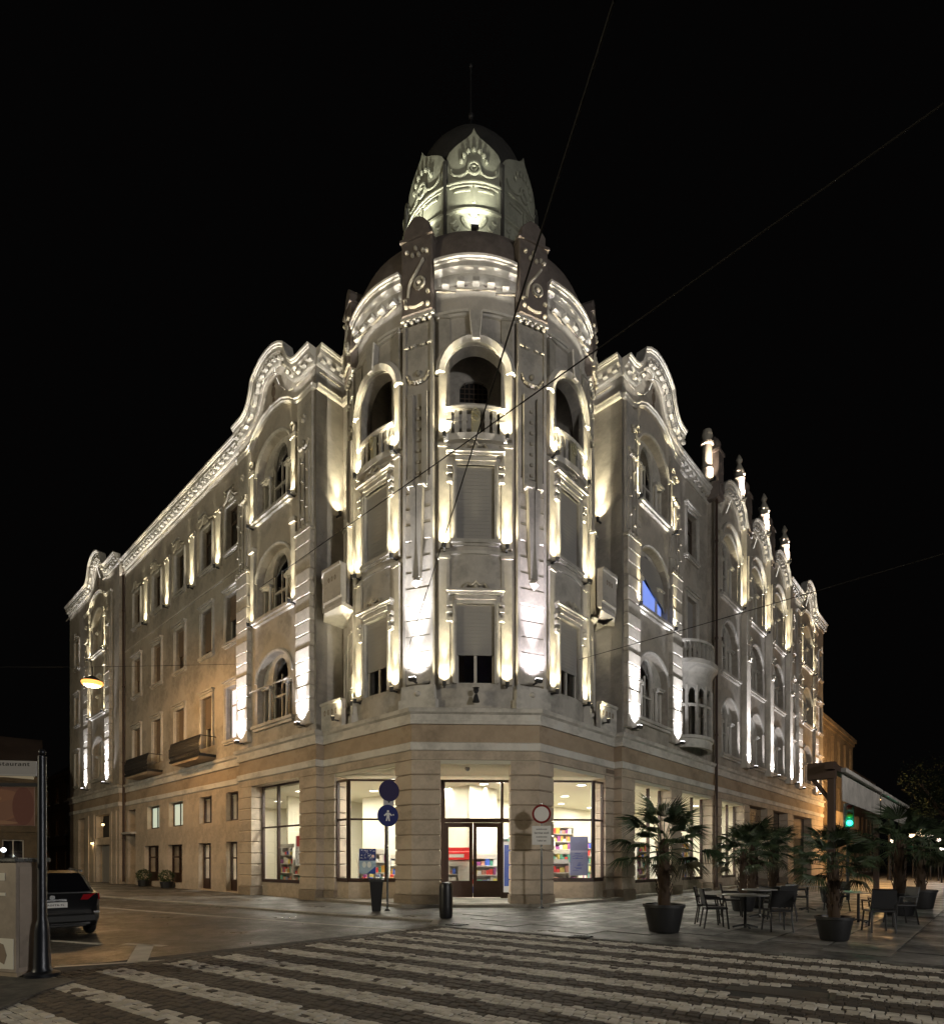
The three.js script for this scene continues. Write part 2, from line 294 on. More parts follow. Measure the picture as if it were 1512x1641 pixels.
// arched window in three lights with its own infill wall, columns and archivolt
function triple(F, yb, ys, yt, hw, o = {}) {
  const { z = 0, lit = null, colY = null, litLabel } = o;
  const g = group(B, 'triple_window', F, 0, yb, z), h = yt - yb, s = ys - yb, q = hw * 0.42, dz = -0.3;
  const cs = Math.min(h - 0.32, s + 0.15), ct = h - 0.14;
  part(g, 'infill', plate([[-hw, 0], [hw, 0], ...archPts(-hw, hw, s, h - 0.002)], [archHole(-q, q, 0.06, cs, ct), rect(-hw + 0.1, -q - 0.16, 0.06, s - 0.25), rect(q + 0.16, hw - 0.1, 0.06, s - 0.25)], 0.16), M.trim, null, 0, 0, dz);
  part(g, 'frame', merge([bx(-q, q, s * 0.62, s * 0.62 + 0.09, dz - 0.14, dz - 0.06), bx(-0.035, 0.035, 0.06, s * 0.62, dz - 0.138, dz - 0.062), bx(-0.025, 0.025, s * 0.62 + 0.09, cs + 0.1, dz - 0.136, dz - 0.064), bx(-q, -q + 0.06, 0.06, cs, dz - 0.142, dz - 0.058), bx(q - 0.06, q, 0.06, cs, dz - 0.142, dz - 0.058),
    ...[-1, 1].map((k) => { const c = k * (q + hw + 0.06) / 2; return bx(c - 0.03, c + 0.03, 0.06, s - 0.25, dz - 0.14, dz - 0.06); })]), M.winFrame);
  part(g, 'pane', plate(archHole(-q, q, 0.06, cs, ct), [], 0.006), lit ?? M.glass, null, 0, 0, dz - 0.1);
  for (const k of [-1, 1]) {
    part(g, 'pane', plate(rect(Math.min(k * (hw - 0.1), k * (q + 0.16)), Math.max(k * (hw - 0.1), k * (q + 0.16)), 0.06, s - 0.25), [], 0.006), M.glass, null, 0, 0, dz - 0.1);
    part(g, 'column', merge([cyl(0.07, 0.06, s - 0.5, k * (q + 0.09), 0.18, dz + 0.09), box(0.2, 0.14, 0.2, k * (q + 0.09), s - 0.26, dz + 0.1), box(0.18, 0.16, 0.18, k * (q + 0.09), 0.1, dz + 0.1)]), M.trim);
    part(g, 'ledge', merge([box(hw - q - 0.16, 0.09, 0.22, k * (q + hw + 0.14) / 2, s - 0.16, dz + 0.08), box(hw - q - 0.22, 0.08, 0.14, k * (q + hw + 0.14) / 2, s - 0.24, dz + 0.06)]), M.trim);
  }
  part(g, 'sill', merge([bx(-hw - 0.25, hw + 0.25, -0.13, -0.003, -0.45, 0.2), bx(-hw - 0.18, hw + 0.18, -0.24, -0.131, -0.02, 0.12)]), M.trim);
  part(g, 'archivolt', fsweep(archPts(-hw, hw, s, h, 20).reverse(), [[0.0, -0.02], [0.0, 0.05], [0.07, 0.09], [0.14, 0.06], [0.14, -0.02]]), M.trim);
  return g;
}
function festoon(F, x, y, z, r, m = M.orn) {                  // hanging garland with a boss over it
  const pts = []; for (let i = 0; i <= 8; i++) { const t = Math.PI * (1.08 + 0.84 * i / 8); pts.push([r * Math.cos(t), r * Math.sin(t) + r * 0.35, 0.05 + 0.03 * Math.sin(t * 3)]); }
  const lumps = pts.map(([a, b, c], i) => ball(0.055 + 0.02 * Math.sin(i * 0.4), a, b, c));
  part(B, 'festoon', merge([tube(pts, 0.05, 20, 6), ...lumps, ball(0.09, 0, r * 0.15, 0.04)]), m, F, x, y, z);
}
const dentilGeo = cbox(0.24, 0.17, 0.2, 0.015), dentilSmall = cbox(0.2, 0.14, 0.16, 0.012);

// cornice that follows a line on the facade: bed, dentils, corona; lamps below it
const CORN = [[-0.42, -0.05], [-0.42, 0.06], [-0.36, 0.1], [-0.14, 0.1], [-0.12, 0.2], [-0.06, 0.28], [0.08, 0.29], [0.1, 0.33], [0.15, 0.34], [0.17, 0.38], [0.24, 0.39], [0.24, -0.05]];
function corniceLine(F, path, { step = 0.5, led = true, k = 26, dent = dentilSmall, zf, name = 'cornice', rib } = {}) {
  part(B, name, fsweep(path, CORN, zf, 0.35), M.trim, F);
  let carry = step / 2;
  for (let i = 0; i + 1 < path.length; i++) {
    const [x0, y0] = path[i], [x1, y1] = path[i + 1], L = Math.hypot(x1 - x0, y1 - y0), t = Math.atan2(y1 - y0, x1 - x0);
    for (; carry < L; carry += step) part(B, 'dentil', dent, M.trim, F, x0 + (x1 - x0) * carry / L + Math.sin(t) * 0.24, y0 + (y1 - y0) * carry / L - Math.cos(t) * 0.24, 0.2 + (zf ? zf(x0) : 0), t);
    carry -= L;
  }
}
// line of a curved gable, half width W
function gableLine(W, y0 = 21.05) {
  const p = [], half = [[0, 1.62], [0.45, 1.57], [0.85, 1.42], [1.2, 1.2], [1.32, 0.82], [1.55, 0.42], [1.85, 0.14], [2.2, 0.02], [W, 0]];
  for (let i = half.length - 1; i >= 0; i--) p.push([-half[i][0], y0 + half[i][1]]);
  for (let i = 1; i < half.length; i++) p.push([half[i][0], y0 + half[i][1]]);
  return p;
}

// ---------------------------------------------------------------- the four gabled wings
function rustPilaster(F, x, w, y0, y1, z, step = 0.5) {       // rusticated lower pilaster: one stone per course
  const n = Math.round((y1 - y0) / step), h = (y1 - y0) / n;
  for (let i = 0; i < n; i++) part(B, 'stone_block', cbox(w - (i % 2) * 0.05, h - 0.006, 0.3 + 0.015 * ((i * 7) % 3), 0.028), M.rust[(i * 5 + (x > 0 ? 1 : 0)) % 3], F, x + rr(-0.006, 0.006), y0 + h * (i + 0.5), z - 0.02);
}
function wing(F, { W = 3.2, top = 21.05, far = false, flood = 430, warm = 95, ledK = 20, lit2 = null } = {}) {
  const line = gableLine(W, top), hw = 1.45;
  part(B, 'wall', plate([[-W, 6.55], [W, 6.55], ...line.slice().reverse().map(([x, y]) => [x, y - 0.05])], [archHole(-hw, hw, 16.45, 18.35, 19.5), archHole(-hw, hw, 12.05, 13.7, 14.8), archHole(-hw, hw, 7.45, 9.3, 10.35)], 0.5), M.wall, F);
  triple(F, 16.45, 18.35, 19.5, hw); triple(F, 12.05, 13.7, 14.8, hw, { lit: lit2 }); triple(F, 7.45, 9.3, 10.35, hw);
  corniceLine(F, line, { step: 0.42 });
  if (ledK) ledRun(F, far ? line.filter((_, i) => i % 2 === 0) : line, { k: ledK, n: -0.8, o: 0.24 });
  // moulding that hops over the window arch
  const hood = [[-W, 19.72], [-2.15, 19.72], [-1.75, 19.85], [-1.35, 20.16], [-0.8, 20.42], [0, 20.52], [0.8, 20.42], [1.35, 20.16], [1.75, 19.85], [2.15, 19.72], [W, 19.72]];
  part(B, 'hood_moulding', fsweep(hood, [[0, -0.02], [0, 0.1], [0.05, 0.14], [0.07, 0.1], [0.12, 0.12], [0.15, 0.18], [0.19, 0.18], [0.19, -0.02]], undefined, 0.3), M.trim, F);
  part(B, 'gable_ornament', merge([ball(0.13, 0, 0, 0.02, 1.7, 0.5), ball(0.08, 0, 0.32, 0.02, 1, 0.5), ball(0.08, 0, -0.34, 0.02, 1.4, 0.5)]), M.blindDark, F, 0, 21.35, 0);
  for (const s of [-1, 1]) {
    const px = s * (W - 0.66);
    rustPilaster(F, px, 1.08, 6.85, 14.35, 0.06);
    part(B, 'pilaster_cap', merge([box(1.14, 0.12, 0.3, 0, 0, 0.06), ...[-0.4, -0.13, 0.13, 0.4].map((q) => ball(0.08, q, 0.11, 0.14))]), M.orn, F, px, 14.42, 0.02);
    part(B, 'pilaster_shaft', merge([bx(-0.5, 0.5, 14.5, 19.7, -0.02, 0.1), ...[-0.32, 0, 0.32].map((q, i) => bx(q - 0.07, q + 0.07, 14.7, 17.4 + (i === 1 ? 0.15 : 0), 0.08, 0.17))]), M.pil, F, px);
    for (let i = 0; i < 7; i++) part(B, 'pendant_bead', cbox(0.12, 0.1, 0.09, 0.02), M.orn, F, px + (i % 2 ? 0.32 : 0) * s, 14.9 + i * 0.36, 0.2);
    festoon(F, px, 17.85, 0.12, 0.36);
    part(B, 'boss', merge([ball(0.1, 0, 0, 0.06), ball(0.08, 0.07, 0.13, 0.05), ball(0.08, -0.07, 0.13, 0.05)]), M.orn, F, px, 18.75, 0.1);
    const lx = s * 1.72;                                        // lit lesenes either side of the windows
    part(B, 'lesene', merge([bx(-0.16, 0.16, 16.25, 18.5, -0.02, 0.12), bx(-0.2, 0.2, 18.5, 18.68, -0.02, 0.16)]), M.lesene, F, lx);
    part(B, 'lesene', merge([bx(-0.16, 0.16, 11.95, 15.1, -0.02, 0.12), bx(-0.2, 0.2, 15.1, 15.3, -0.02, 0.2)]), M.lesene, F, lx);
    part(B, 'lesene_scroll', merge([tube([[0, 0, 0.1], [s * 0.14, 0.22, 0.14], [s * 0.02, 0.4, 0.14], [-s * 0.14, 0.3, 0.12], [-s * 0.04, 0.16, 0.12]], 0.05, 18, 6)]), M.orn, F, lx, 18.72, 0);
    if (warm) { uplight(F, lx, 16.3, 0.3, { I: warm, lean: 0.13, aim: 3, angle: 12, spill: 0.06 }); uplight(F, lx, 12.0, 0.3, { I: warm * 0.9, lean: 0.13, aim: 3, angle: 12, spill: 0.06 }); }
    if (flood) uplight(F, px, 6.95, 0.42, { I: flood, angle: 17, aim: 6, lean: 0.2, spill: 0.07, c: C.white, flood: true });
  }
}
const cL1 = 11.3, cR1 = 10.75, cL2 = 36.0, cR2 = 37.3;
wing(FL.at(-cL1, 0.35)); wing(FR.at(cR1, 0.35), { W: 2.75 });
{ // second-floor window of the right wing: blue light below a slanting cloth
  const F = FR.at(cR1, 0.35), m = part(B, 'lit_window_pane', plate([[-0.75, 12.12], [1.3, 12.12], [1.3, 12.8], [-0.75, 13.6]], [], 0.01), glow(0.16, 0.3, 1, 0.8, { roughness: 0.3 }), F, 0, 0, -0.24); m.userData.label = 'window lit deep blue from inside';
  part(B, 'hanging_cloth', rings([[-1.42, 13.85, 14.1], [-0.7, 13.5, 14.45], [0.2, 13.12, 14.5], [1.0, 12.8, 14.3], [1.42, 12.62, 13.9], [1.9, 12.4, 12.62]].map(([x, a, b], i) => [V(x, a, -0.12 + 0.05 * (i % 2)), V(x, b, -0.2), V(x, b, -0.215), V(x, a, -0.135 + 0.05 * (i % 2))]), true, 0.7), M.blind, F);
}
part(B, 'white_rod', bar([-1.7, 8.95, 0.22], [1.9, 8.75, 0.5], 0.03), M.trim, FL.at(-cL1, 0.35));
wing(FL.at(-cL2, 0.35), { far: true, top: 21.6, warm: 120 }); wing(FR.at(cR2, 0.35), { far: true, warm: 120, ledK: 14 });

// ---------------------------------------------------------------- plain stretches of the long facades
const flatCornice = (F, x0, x1, y, led = 26, n = 4) => { corniceLine(F, [[x0, y], [x1, y]], { step: 0.52 }); if (led) { const p = []; for (let i = 0; i <= n; i++) p.push([x0 + (x1 - x0) * i / n, y]); ledRun(F, p, { k: led, n: -0.8, o: 0.24 }); } };
{ // left facade, five window axes
  const xs = [15.85, 18.7, 22.2, 25.65, 29.1], F = FL, hw = 0.62, holes = [];
  for (const s of xs) holes.push(rect(-s - hw, -s + hw, 16.5, 18.7), rect(-s - hw, -s + hw, 12.1, 14.4), rect(-s - hw, -s + hw, 7.4, 9.95));
  part(B, 'wall', plate(rect(-31.6, -14.35, 6.55, 20.9), holes, 0.45), M.wall, F);
  xs.forEach((s, i) => {
    win(F, -s, 16.5, 18.7, hw, { hood: 'scroll', frame: M.winFrameDark, sur: 0.1 });
    win(F, -s, 12.1, 14.4, hw, { hood: 'flat', blind: [0.5, 0.85, 0.6, 1, 0.55][i], blindMat: M.blindDark, frame: i === 0 ? M.winFrame : M.winFrameDark });
    const lit = i === 0;
    win(F, -s, 7.4, 9.95, hw, { hood: 'flat', sill: !(i > 0), blind: lit ? 0 : [0, 0.6, 1, 0.75, 1][i], blindMat: M.blindDark, glassMat: lit ? glow(0.92, 0.9, 1, 0.85, { roughness: 0.2 }) : M.glass, label: lit ? 'lit window with white cross bars' : undefined });
    if (i < 4) {
      const lx = -(s + xs[i + 1]) / 2;
      part(B, 'lesene', merge([bx(-0.3, 0.3, 16.15, 18.9, -0.02, 0.1), bx(-0.34, 0.34, 18.9, 19.0, -0.02, 0.14), ...[-0.28, 0.28].map((q) => ball(0.07, q, 18.75, 0.12))]), M.lesene, F, lx);
      part(B, 'label_moulding', merge([box(0.9, 0.06, 0.1, 0, 0, 0.04), box(0.9, 0.06, 0.08, 0, -0.16, 0.03)]), M.trim, F, lx + 1.1, 19.55, 0);
      uplight(F, lx, 16.2, 0.28, { I: 85, lean: 0.14, angle: 14, aim: 2.6 });
    }
  });
  part(B, 'string_course', bx(-31.5, -14.6, 15.35, 15.43, -0.02, 0.06), M.trim, F);
  flatCornice(F, -31.9, -14.0, 21.2, 24, 8);
  // iron balconies
  for (const [s0, s1] of [[17.7, 21.45], [24.85, 28.7]]) {
    const c = -(s0 + s1) / 2, w = (s1 - s0) / 2, g = group(B, 'balcony', F, c, 6.75, 0);
    part(g, 'slab', merge([plate([[-w, 0], [-w + 0.3, -0.14], [w - 0.3, -0.14], [w, 0]], [], 0.8).translate(0, 0, 0.8)]), M.band); part(g, 'iron_edge', bx(-w - 0.04, w + 0.04, 0.002, 0.12, 0.02, 0.86), M.iron);
    const rails = [0.12, 0.95, 1.02].map((y) => bar([-w, y, 0.78], [w, y, 0.78], 0.032)).concat([-w, w].flatMap((x) => [0.12, 1.02].map((y) => bar([x, y, 0], [x, y, 0.78], 0.022))));
    part(g, 'railing_frame', merge(rails), M.iron);
    for (let i = 0; i <= 32; i++) { const x = -w + 2 * w * i / 32; part(g, 'baluster', cache.balBar ??= merge([bar([0, 0.12, 0], [0, 0.36, 0.1], 0.02, 5), bar([0, 0.36, 0.1], [0, 0.66, 0.08], 0.02, 5), bar([0, 0.66, 0.08], [0, 1.0, 0], 0.02, 5), ...[0.34, 0.52, 0.7].map((y) => finish(new THREE.TorusGeometry(0.06, 0.014, 5, 10).translate(0, y, 0.08), 0.9))]), M.iron, null, x, 0, 0.78); }
  }
}
for (const [F, x0, x1, y] of [[FL.at(0, 0.35), -32.85, -31.5, 21.6], [FL.at(0, 0.35), -43.8, -39.15, 21.6], [FR.at(0, 0.35), 31.75, 34.15, 21.05], [FR.at(0, 0.35), 40.45, 42.9, 21.05]]) {
  const c = (x0 + x1) / 2, wide = x1 - x0 > 3, ok = x1 - x0 > 2;
  part(B, 'wall', plate(rect(x0, x1, 6.55, y - 0.1), ok ? [rect(c - 0.5, c + 0.5, 16.5, 18.6), rect(c - 0.5, c + 0.5, 12.1, 14.3), rect(c - 0.5, c + 0.5, 7.4, 9.9)] : [], 0.45), M.wall, F);
  if (ok) { win(F, c, 16.5, 18.6, 0.5, { hood: 'scroll' }); win(F, c, 12.1, 14.3, 0.5, { hood: 'flat', blind: 0.4 }); win(F, c, 7.4, 9.9, 0.5, { hood: 'flat', blind: 0.7 }); }
  flatCornice(F, x0 - 0.02, x1 + 0.02, y, wide ? 7 : 0, 2);
}
// right facade, the recessed stretch with the bow window and the three tall bays
{
  const F = FR;
  part(B, 'wall', plate(rect(13.45, 18.0, 6.55, 20.3), [rect(15.15, 16.35, 16.5, 18.7), rect(15.15, 16.35, 12.0, 14.5), rect(14.9, 16.7, 7.3, 10.4)], 0.45), M.wall, F);
  win(F, 15.75, 16.5, 18.7, 0.6, { hood: 'flat', frame: M.winFrameDark }); win(F, 15.75, 12.0, 14.5, 0.6, { hood: 'flat', blind: 0.8 });
  flatCornice(F, 13.4, 18.0, 20.6, 0);
  // bow window with a balcony on top
  const bow = group(B, 'bow_window', F, 15.6, 6.6, 0), arc = (r, n = 12) => { const o = []; for (let i = 0; i <= n; i++) { const t = Math.PI * (1 - i / n); o.push([1.55 * r * Math.cos(t), -0.92 * r * Math.sin(t)]); } return o.map(([x, z]) => [x, -z]); };
  part(bow, 'base', psweep(arc(1), [[0, 0.35], [0, 0.75], [0.08, 0.78], [0.08, 0.92], [-0.2, 0.92], [-0.2, 0.35]]), M.trim);
  part(bow, 'head', psweep(arc(1), [[0, 3.3], [0, 3.9], [0.1, 4.1], [0.25, 4.25], [0.27, 4.45], [-0.25, 4.45], [-0.25, 3.3]]), M.trim);
  const A = arc(1, 7), Ai = arc(0.96, 7);
  A.forEach(([x, z], i) => part(bow, 'mullion', box(0.12, 2.4, 0.12), M.trim, null, x * 0.97, 2.1, z * 0.97));
  part(bow, 'transom', psweep(arc(0.97), [[0.03, 2.3], [0.03, 2.42], [-0.08, 2.42], [-0.08, 2.3]]), M.trim);
  for (let i = 0; i < 7; i++) { const p = Ai[i], q = Ai[i + 1], f = frameFrom(p, q), w = Math.hypot(p[0] - q[0], p[1] - q[1]);
    for (const [y0, y1] of [[0.92, 2.3], [2.42, 3.3]]) { const m = pane(bow, w * 0.98, y1 - y0, f.ox, (y0 + y1) / 2, f.oz); m.rotation.y = f.th; }
    part(bow, 'arch_head', plate([[-w / 2, 0], [-w / 2, -0.45], ...archPts(-w / 2 + 0.06, w / 2 - 0.06, -0.45, -0.12, 8).reverse(), [w / 2, -0.45], [w / 2, 0]], [], 0.06), M.trim, f, 0, 3.3, 0.06); }
  part(bow, 'balcony_rail', merge([psweep(arc(1.05), [[0.06, 5.3], [0.06, 5.42], [-0.12, 5.42], [-0.12, 5.3]]), psweep(arc(1.05), [[0.04, 4.46], [0.04, 4.56], [-0.1, 4.56], [-0.1, 4.46]])]), M.trim);
  arc(1.03, 16).forEach(([x, z]) => part(bow, 'baluster', cache.bal2 ??= merge([box(0.1, 0.74, 0.1), box(0.14, 0.1, 0.14, 0, 0.1, 0)]), M.trim, null, x, 4.93, z));
  // downpipes
  for (const [Fp, x, y0, y1] of [[FR, 17.75, 0.2, 20.2], [FL, -31.3, 0.2, 20.6]]) part(B, 'downpipe', merge([bar([0, y0, 0], [0, y1, 0], 0.07, 8), ...[3, 8, 13, 18].map((y) => cyl(0.09, 0.09, 0.1, 0, y, 0, 8))]), M.pipe, Fp, x, 0, x > 0 ? 0.52 : 0.16);
  const F3 = FR.at(0, 0.35), bw = 4.63;
  for (let k = 0; k < 3; k++) {
    const c = 17.9 + bw * (k + 0.5), f = F3.at(c), x0 = -bw / 2, x1 = bw / 2, topLine = [];
    for (let i = 0; i <= 10; i++) { const u = -1 + 2 * i / 10; topLine.push([u * (bw / 2 - 0.42), 20.25 + 1.55 * Math.sqrt(1 - u * u * 0.98)]); }
    const hw = 1.25;
    part(B, 'wall', plate([[x0, 6.55], [x1, 6.55], [x1, 20.5], ...topLine.slice().reverse().map(([x, y]) => [x, y - 0.06]), [x0, 20.5]], [archHole(-hw, hw, 15.8, 18.2, 19.3), archHole(-hw, hw, 11.7, 13.5, 14.6), archHole(-hw, hw, 7.3, 9.4, 10.4)], 0.45), M.wall, f);
    triple(f, 15.8, 18.2, 19.3, hw); triple(f, 11.7, 13.5, 14.6, hw); triple(f, 7.3, 9.4, 10.4, hw);
    corniceLine(f, topLine, { step: 0.42 }); ledRun(f, topLine.filter((_, i) => i % 2 === 0), { k: 5, n: -0.8, o: 0.24 });
    part(B, 'arch_hood', fsweep(archPts(-1.45, 1.45, 18.4, 19.75, 16).reverse(), [[0, -0.02], [0, 0.12], [0.1, 0.2], [0.2, 0.2], [0.2, -0.02]]), M.trim, f);
    for (const s of [-1, 1]) { part(B, 'lesene', bx(-0.17, 0.17, 15.9, 18.7, -0.02, 0.12), M.lesene, f, s * 1.62); part(B, 'lesene_scroll', merge([ball(0.14, 0, 18.8, 0.1), ball(0.1, 0.08 * s, 18.94, 0.1), ball(0.09, -0.06 * s, 18.66, 0.12)]), M.orn, f, s * 1.62); }
    uplight(f, 1.62, 15.95, 0.32, { I: 110, lean: 0.16 });
    // far pilaster of the bay, lit from its foot
    const px = x1 - 0.02;
    part(B, 'pilaster_shaft', merge([bx(-0.36, 0.36, 6.9, 20.6, -0.02, 0.3), bx(-0.2, 0.2, 14, 19, 0.28, 0.38)]), M.rust[0], f, px);
    for (let i = 0; i < 5; i++) part(B, 'boss', merge([ball(0.13, 0, 0, 0.06), ball(0.09, 0.08, -0.13, 0.05), ball(0.09, -0.08, -0.14, 0.05)]), M.orn, f, px, 13.2 + i * 1.15, 0.32);
    uplight(f, px, 7.0, 0.7, { I: 480, angle: 12, aim: 6, lean: 0.3, c: C.white, flood: true });
    // orb-capped pier and slender finial on the parapet
    const pier = merge([bx(-0.34, 0.34, 19.8, 22.1, -0.5, 0.25), bx(-0.4, 0.4, 22.1, 22.25, -0.55, 0.3), finish(new THREE.SphereGeometry(0.34, 14, 10).scale(1, 1.25, 1).translate(0, 22.62, -0.12), 0.8), ball(0.1, 0, 23.05, -0.12), finish(new THREE.TorusGeometry(0.26, 0.06, 6, 14).translate(0, 20.3, 0.27), 0.8), box(0.3, 0.5, 0.12, 0, 21.3, 0.26)]);
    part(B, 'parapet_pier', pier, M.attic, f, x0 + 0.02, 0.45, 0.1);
    const fin = lathe([[0.02, 2.35], [0.1, 2.2], [0.16, 2.05], [0.08, 1.9], [0.14, 1.75], [0.24, 1.5], [0.2, 1.3], [0.27, 1.15], [0.22, 0.95], [0.28, 0.5], [0.22, 0.4], [0.32, 0.25], [0.26, 0.02], [0.0, 0]], 10);
    const fx = x1 - 1.15; part(B, 'finial', merge([fin, ...[0, 1, 2, 3].map((q) => ball(0.09, 0.2 * Math.cos(q * 1.57), 1.2 + 0.14 * q, 0.2 * Math.sin(q * 1.57)))]), M.orn, f, fx, 21.6, 0.12).scale.setScalar(1.2);
    uplight(f, fx - 0.2, 21.85, 0.55, { I: 130, angle: 26, aim: 2, lean: 0.42, c: col(1, 0.76, 0.64) });
  }
  const f0 = F3.at(17.9), fin0 = lathe([[0.02, 3.0], [0.24, 2.85], [0.3, 2.55], [0.2, 2.3], [0.34, 2.2], [0.34, 2.1], [0.26, 2.05], [0.26, 0.9], [0.34, 0.8], [0.3, 0.1], [0, 0]], 12);
  part(B, 'finial', fin0, M.orn, f0, -0.5, 20.85, -0.2); uplight(f0, -0.75, 21.0, 0.3, { I: 110, angle: 22, aim: 2, lean: 0.6, c: col(1, 0.8, 0.62) });
}
// ---------------------------------------------------------------- the round corner tower
const sagZ = (x) => 0.24 * (1 - (x / 1.32) ** 2), TQ = [[1.32, 2.42], [2.39, 2.84], [4.23, 4.68], [4.62, 5.55]];
function towerBay(F, { front = false } = {}) {
  const W = 1.32, hw = 0.64, aw = 1.0, arch = (x) => 17.75 + 0.9 * Math.sqrt(Math.max(0, 1 - (x / aw) ** 2)), top = 20.75, w = [];
  for (const s of [-1, 1]) {
    w.push(bent(Math.min(s * aw, s * W), Math.max(s * aw, s * W), 6.5, top, sagZ, 0.4, 3));
    w.push(bent(Math.min(s * hw, s * aw), Math.max(s * hw, s * aw), 6.5, 15.55, sagZ, 0.4, 3), bent(Math.min(s * hw, s * aw), Math.max(s * hw, s * aw), arch, top, sagZ, 0.4, 8));
  }
  for (const [a, b] of [[6.5, 7.45], [10.1, 12.2], [14.7, 15.55], [arch, top]]) w.push(bent(-hw, hw, a, b, sagZ, 0.4, 8));
  part(B, 'wall', merge(w), M.wallCorner, F);
  const z0 = 0.18;
  win(F, 0, 7.45, 10.1, hw - 0.01, { z: z0, hood: 'crest', blind: front ? 0.63 : 0.66, sur: 0.1, frame: M.winFrame, deep: 0.16, sill: false });
  win(F, 0, 12.2, 14.7, hw - 0.01, { z: z0, hood: 'crest', blind: 1, sur: 0.1, deep: 0.16 });
  part(B, 'string_course', bentSweep(-W, W, [[-0.02, 11.72], [0.05, 11.74], [0.05, 11.84], [-0.02, 11.86]], sagZ), M.trim, F);
  for (const s of [-1, 1]) {
    const x = s * 1.04, z = sagZ(1.04);
    for (const [y0, y1] of [[7.42, 11.6], [11.95, 15.3], [15.6, 19.55]]) {
      part(B, 'lesene', merge([box(0.36, y1 - y0, 0.14, 0, (y0 + y1) / 2, z + 0.03), box(0.4, 0.1, 0.18, 0, y1 + 0.052, z + 0.05)]), M.lesene, F, x);
      uplight(F, x, y0 + 0.05, z + 0.28, { I: y0 > 15 ? 90 : 125, lean: 0.12, angle: 13, aim: 3.4 });
    }
  }
  // loggia behind the arch
  const lg = group(B, 'loggia', F, 0, 15.55, 0);
  part(lg, 'back_wall', plate(rect(-1.25, 1.25, 0, 4.9), [archHole(-0.5, 0.5, 2.35, 2.85, 3.12)], 0.12), M.wallCorner, null, 0, 0, -1.2);
  part(lg, 'side_walls', merge([bx(-1.25, -1.05, 0, 4.9, -1.198, -0.42), bx(1.05, 1.25, 0, 4.9, -1.198, -0.42)]), M.wallCorner);
  part(lg, 'floor', merge([bx(-1.24, 1.24, -0.15, -0.005, -1.5, -0.3)]), M.trim);
  part(lg, 'ceiling', bx(-1.24, 1.24, 4.7, 4.85, -1.19, -0.4), M.wallCorner);
  part(lg, 'window_bars', merge([...[-0.32, -0.16, 0, 0.16, 0.32].map((x) => bar([x, 2.35, -1.22], [x, 3.05, -1.22], 0.015, 5)), ...[2.5, 2.68, 2.86].map((y) => bar([-0.48, y, -1.22], [0.48, y, -1.22], 0.015, 5))]), M.winFrameDark);
  part(lg, 'pane', bx(-0.5, 0.5, 2.35, 3.12, -1.3, -1.294), M.void);
  part(B, 'archivolt', fsweep(archPts(-aw, aw, 17.75, 18.65, 22).reverse(), [[0.02, -0.05], [0.02, 0.14], [0.2, 0.2], [0.34, 0.1], [0.34, -0.05]], (x) => sagZ(x)), M.trim, F);
  part(B, 'keystone', plate([[-0.13, 18.68], [0.13, 18.68], [0.22, 19.62], [-0.22, 19.62]], [], 0.36, 0.02), M.trim, F, 0, 0, 0.24 + 0.26);
  for (const y of [19.58, 19.72]) for (const s of [-1, 1]) part(B, 'moulding', bentSweep(s > 0 ? 0.24 : -W, s > 0 ? W : -0.24, [[-0.02, y], [0.09, y], [0.11, y + 0.07], [-0.02, y + 0.07]], sagZ), M.trim, F);
  // balustrade
  const bal = group(B, 'balustrade', F, 0, 15.55, 0), zr = (x) => sagZ(x) + 0.06;
  part(bal, 'rail', bentSweep(-1.0, 1.0, [[-0.14, 0.9], [0.12, 0.9], [0.15, 0.98], [0.12, 1.04], [-0.14, 1.04]], zr), M.trim);
  part(bal, 'foot', bentSweep(-1.04, 1.04, [[-0.1, -0.12], [0.14, -0.12], [0.16, 0.08], [-0.1, 0.08]], zr), M.trim);
  for (let i = 0; i < 8; i++) { const x = -0.88 + 1.76 * i / 7; if (Math.abs(x) < 0.2) continue; part(bal, 'baluster', cache.bal3 ??= merge([box(0.15, 0.82, 0.1, 0, 0.49, 0), box(0.2, 0.06, 0.13, 0, 0.56, 0)]), M.trim, null, x, 0, zr(x)); }
  part(bal, 'cartouche', merge([cbox(0.3, 0.84, 0.16, 0.05).clone().translate(0, 0.49, zr(0)), tube([[0.09, 0.84, zr(0) + 0.1], [-0.02, 0.9, zr(0) + 0.12], [-0.1, 0.8, zr(0) + 0.12], [0, 0.7, zr(0) + 0.13], [0.1, 0.6, zr(0) + 0.12], [0.02, 0.5, zr(0) + 0.12], [-0.1, 0.55, zr(0) + 0.1]], 0.03, 30, 6), finish(new THREE.TorusGeometry(0.12, 0.022, 6, 18).translate(0, 0.7, zr(0) + 0.1), 0.8)]), M.gold);
  // main cornice with dentils
  part(B, 'cornice', bentSweep(-W - 0.05, W + 0.05, CORN.map(([n, o]) => [o, 21.1 + n]), sagZ, 12), M.trim, F);
  for (let i = 0; i < 5; i++) { const x = -1.0 + 0.5 * i; part(B, 'dentil', dentilGeo, M.trim, F, x, 20.62, sagZ(x) + 0.16); }
  const lp = []; for (let i = 0; i <= 4; i++) lp.push([-1.3 + 2.6 * i / 4, 21.1]);
  ledRun(F, lp, { n: -0.84, o: 0.27, k: 18, zf: sagZ });
}
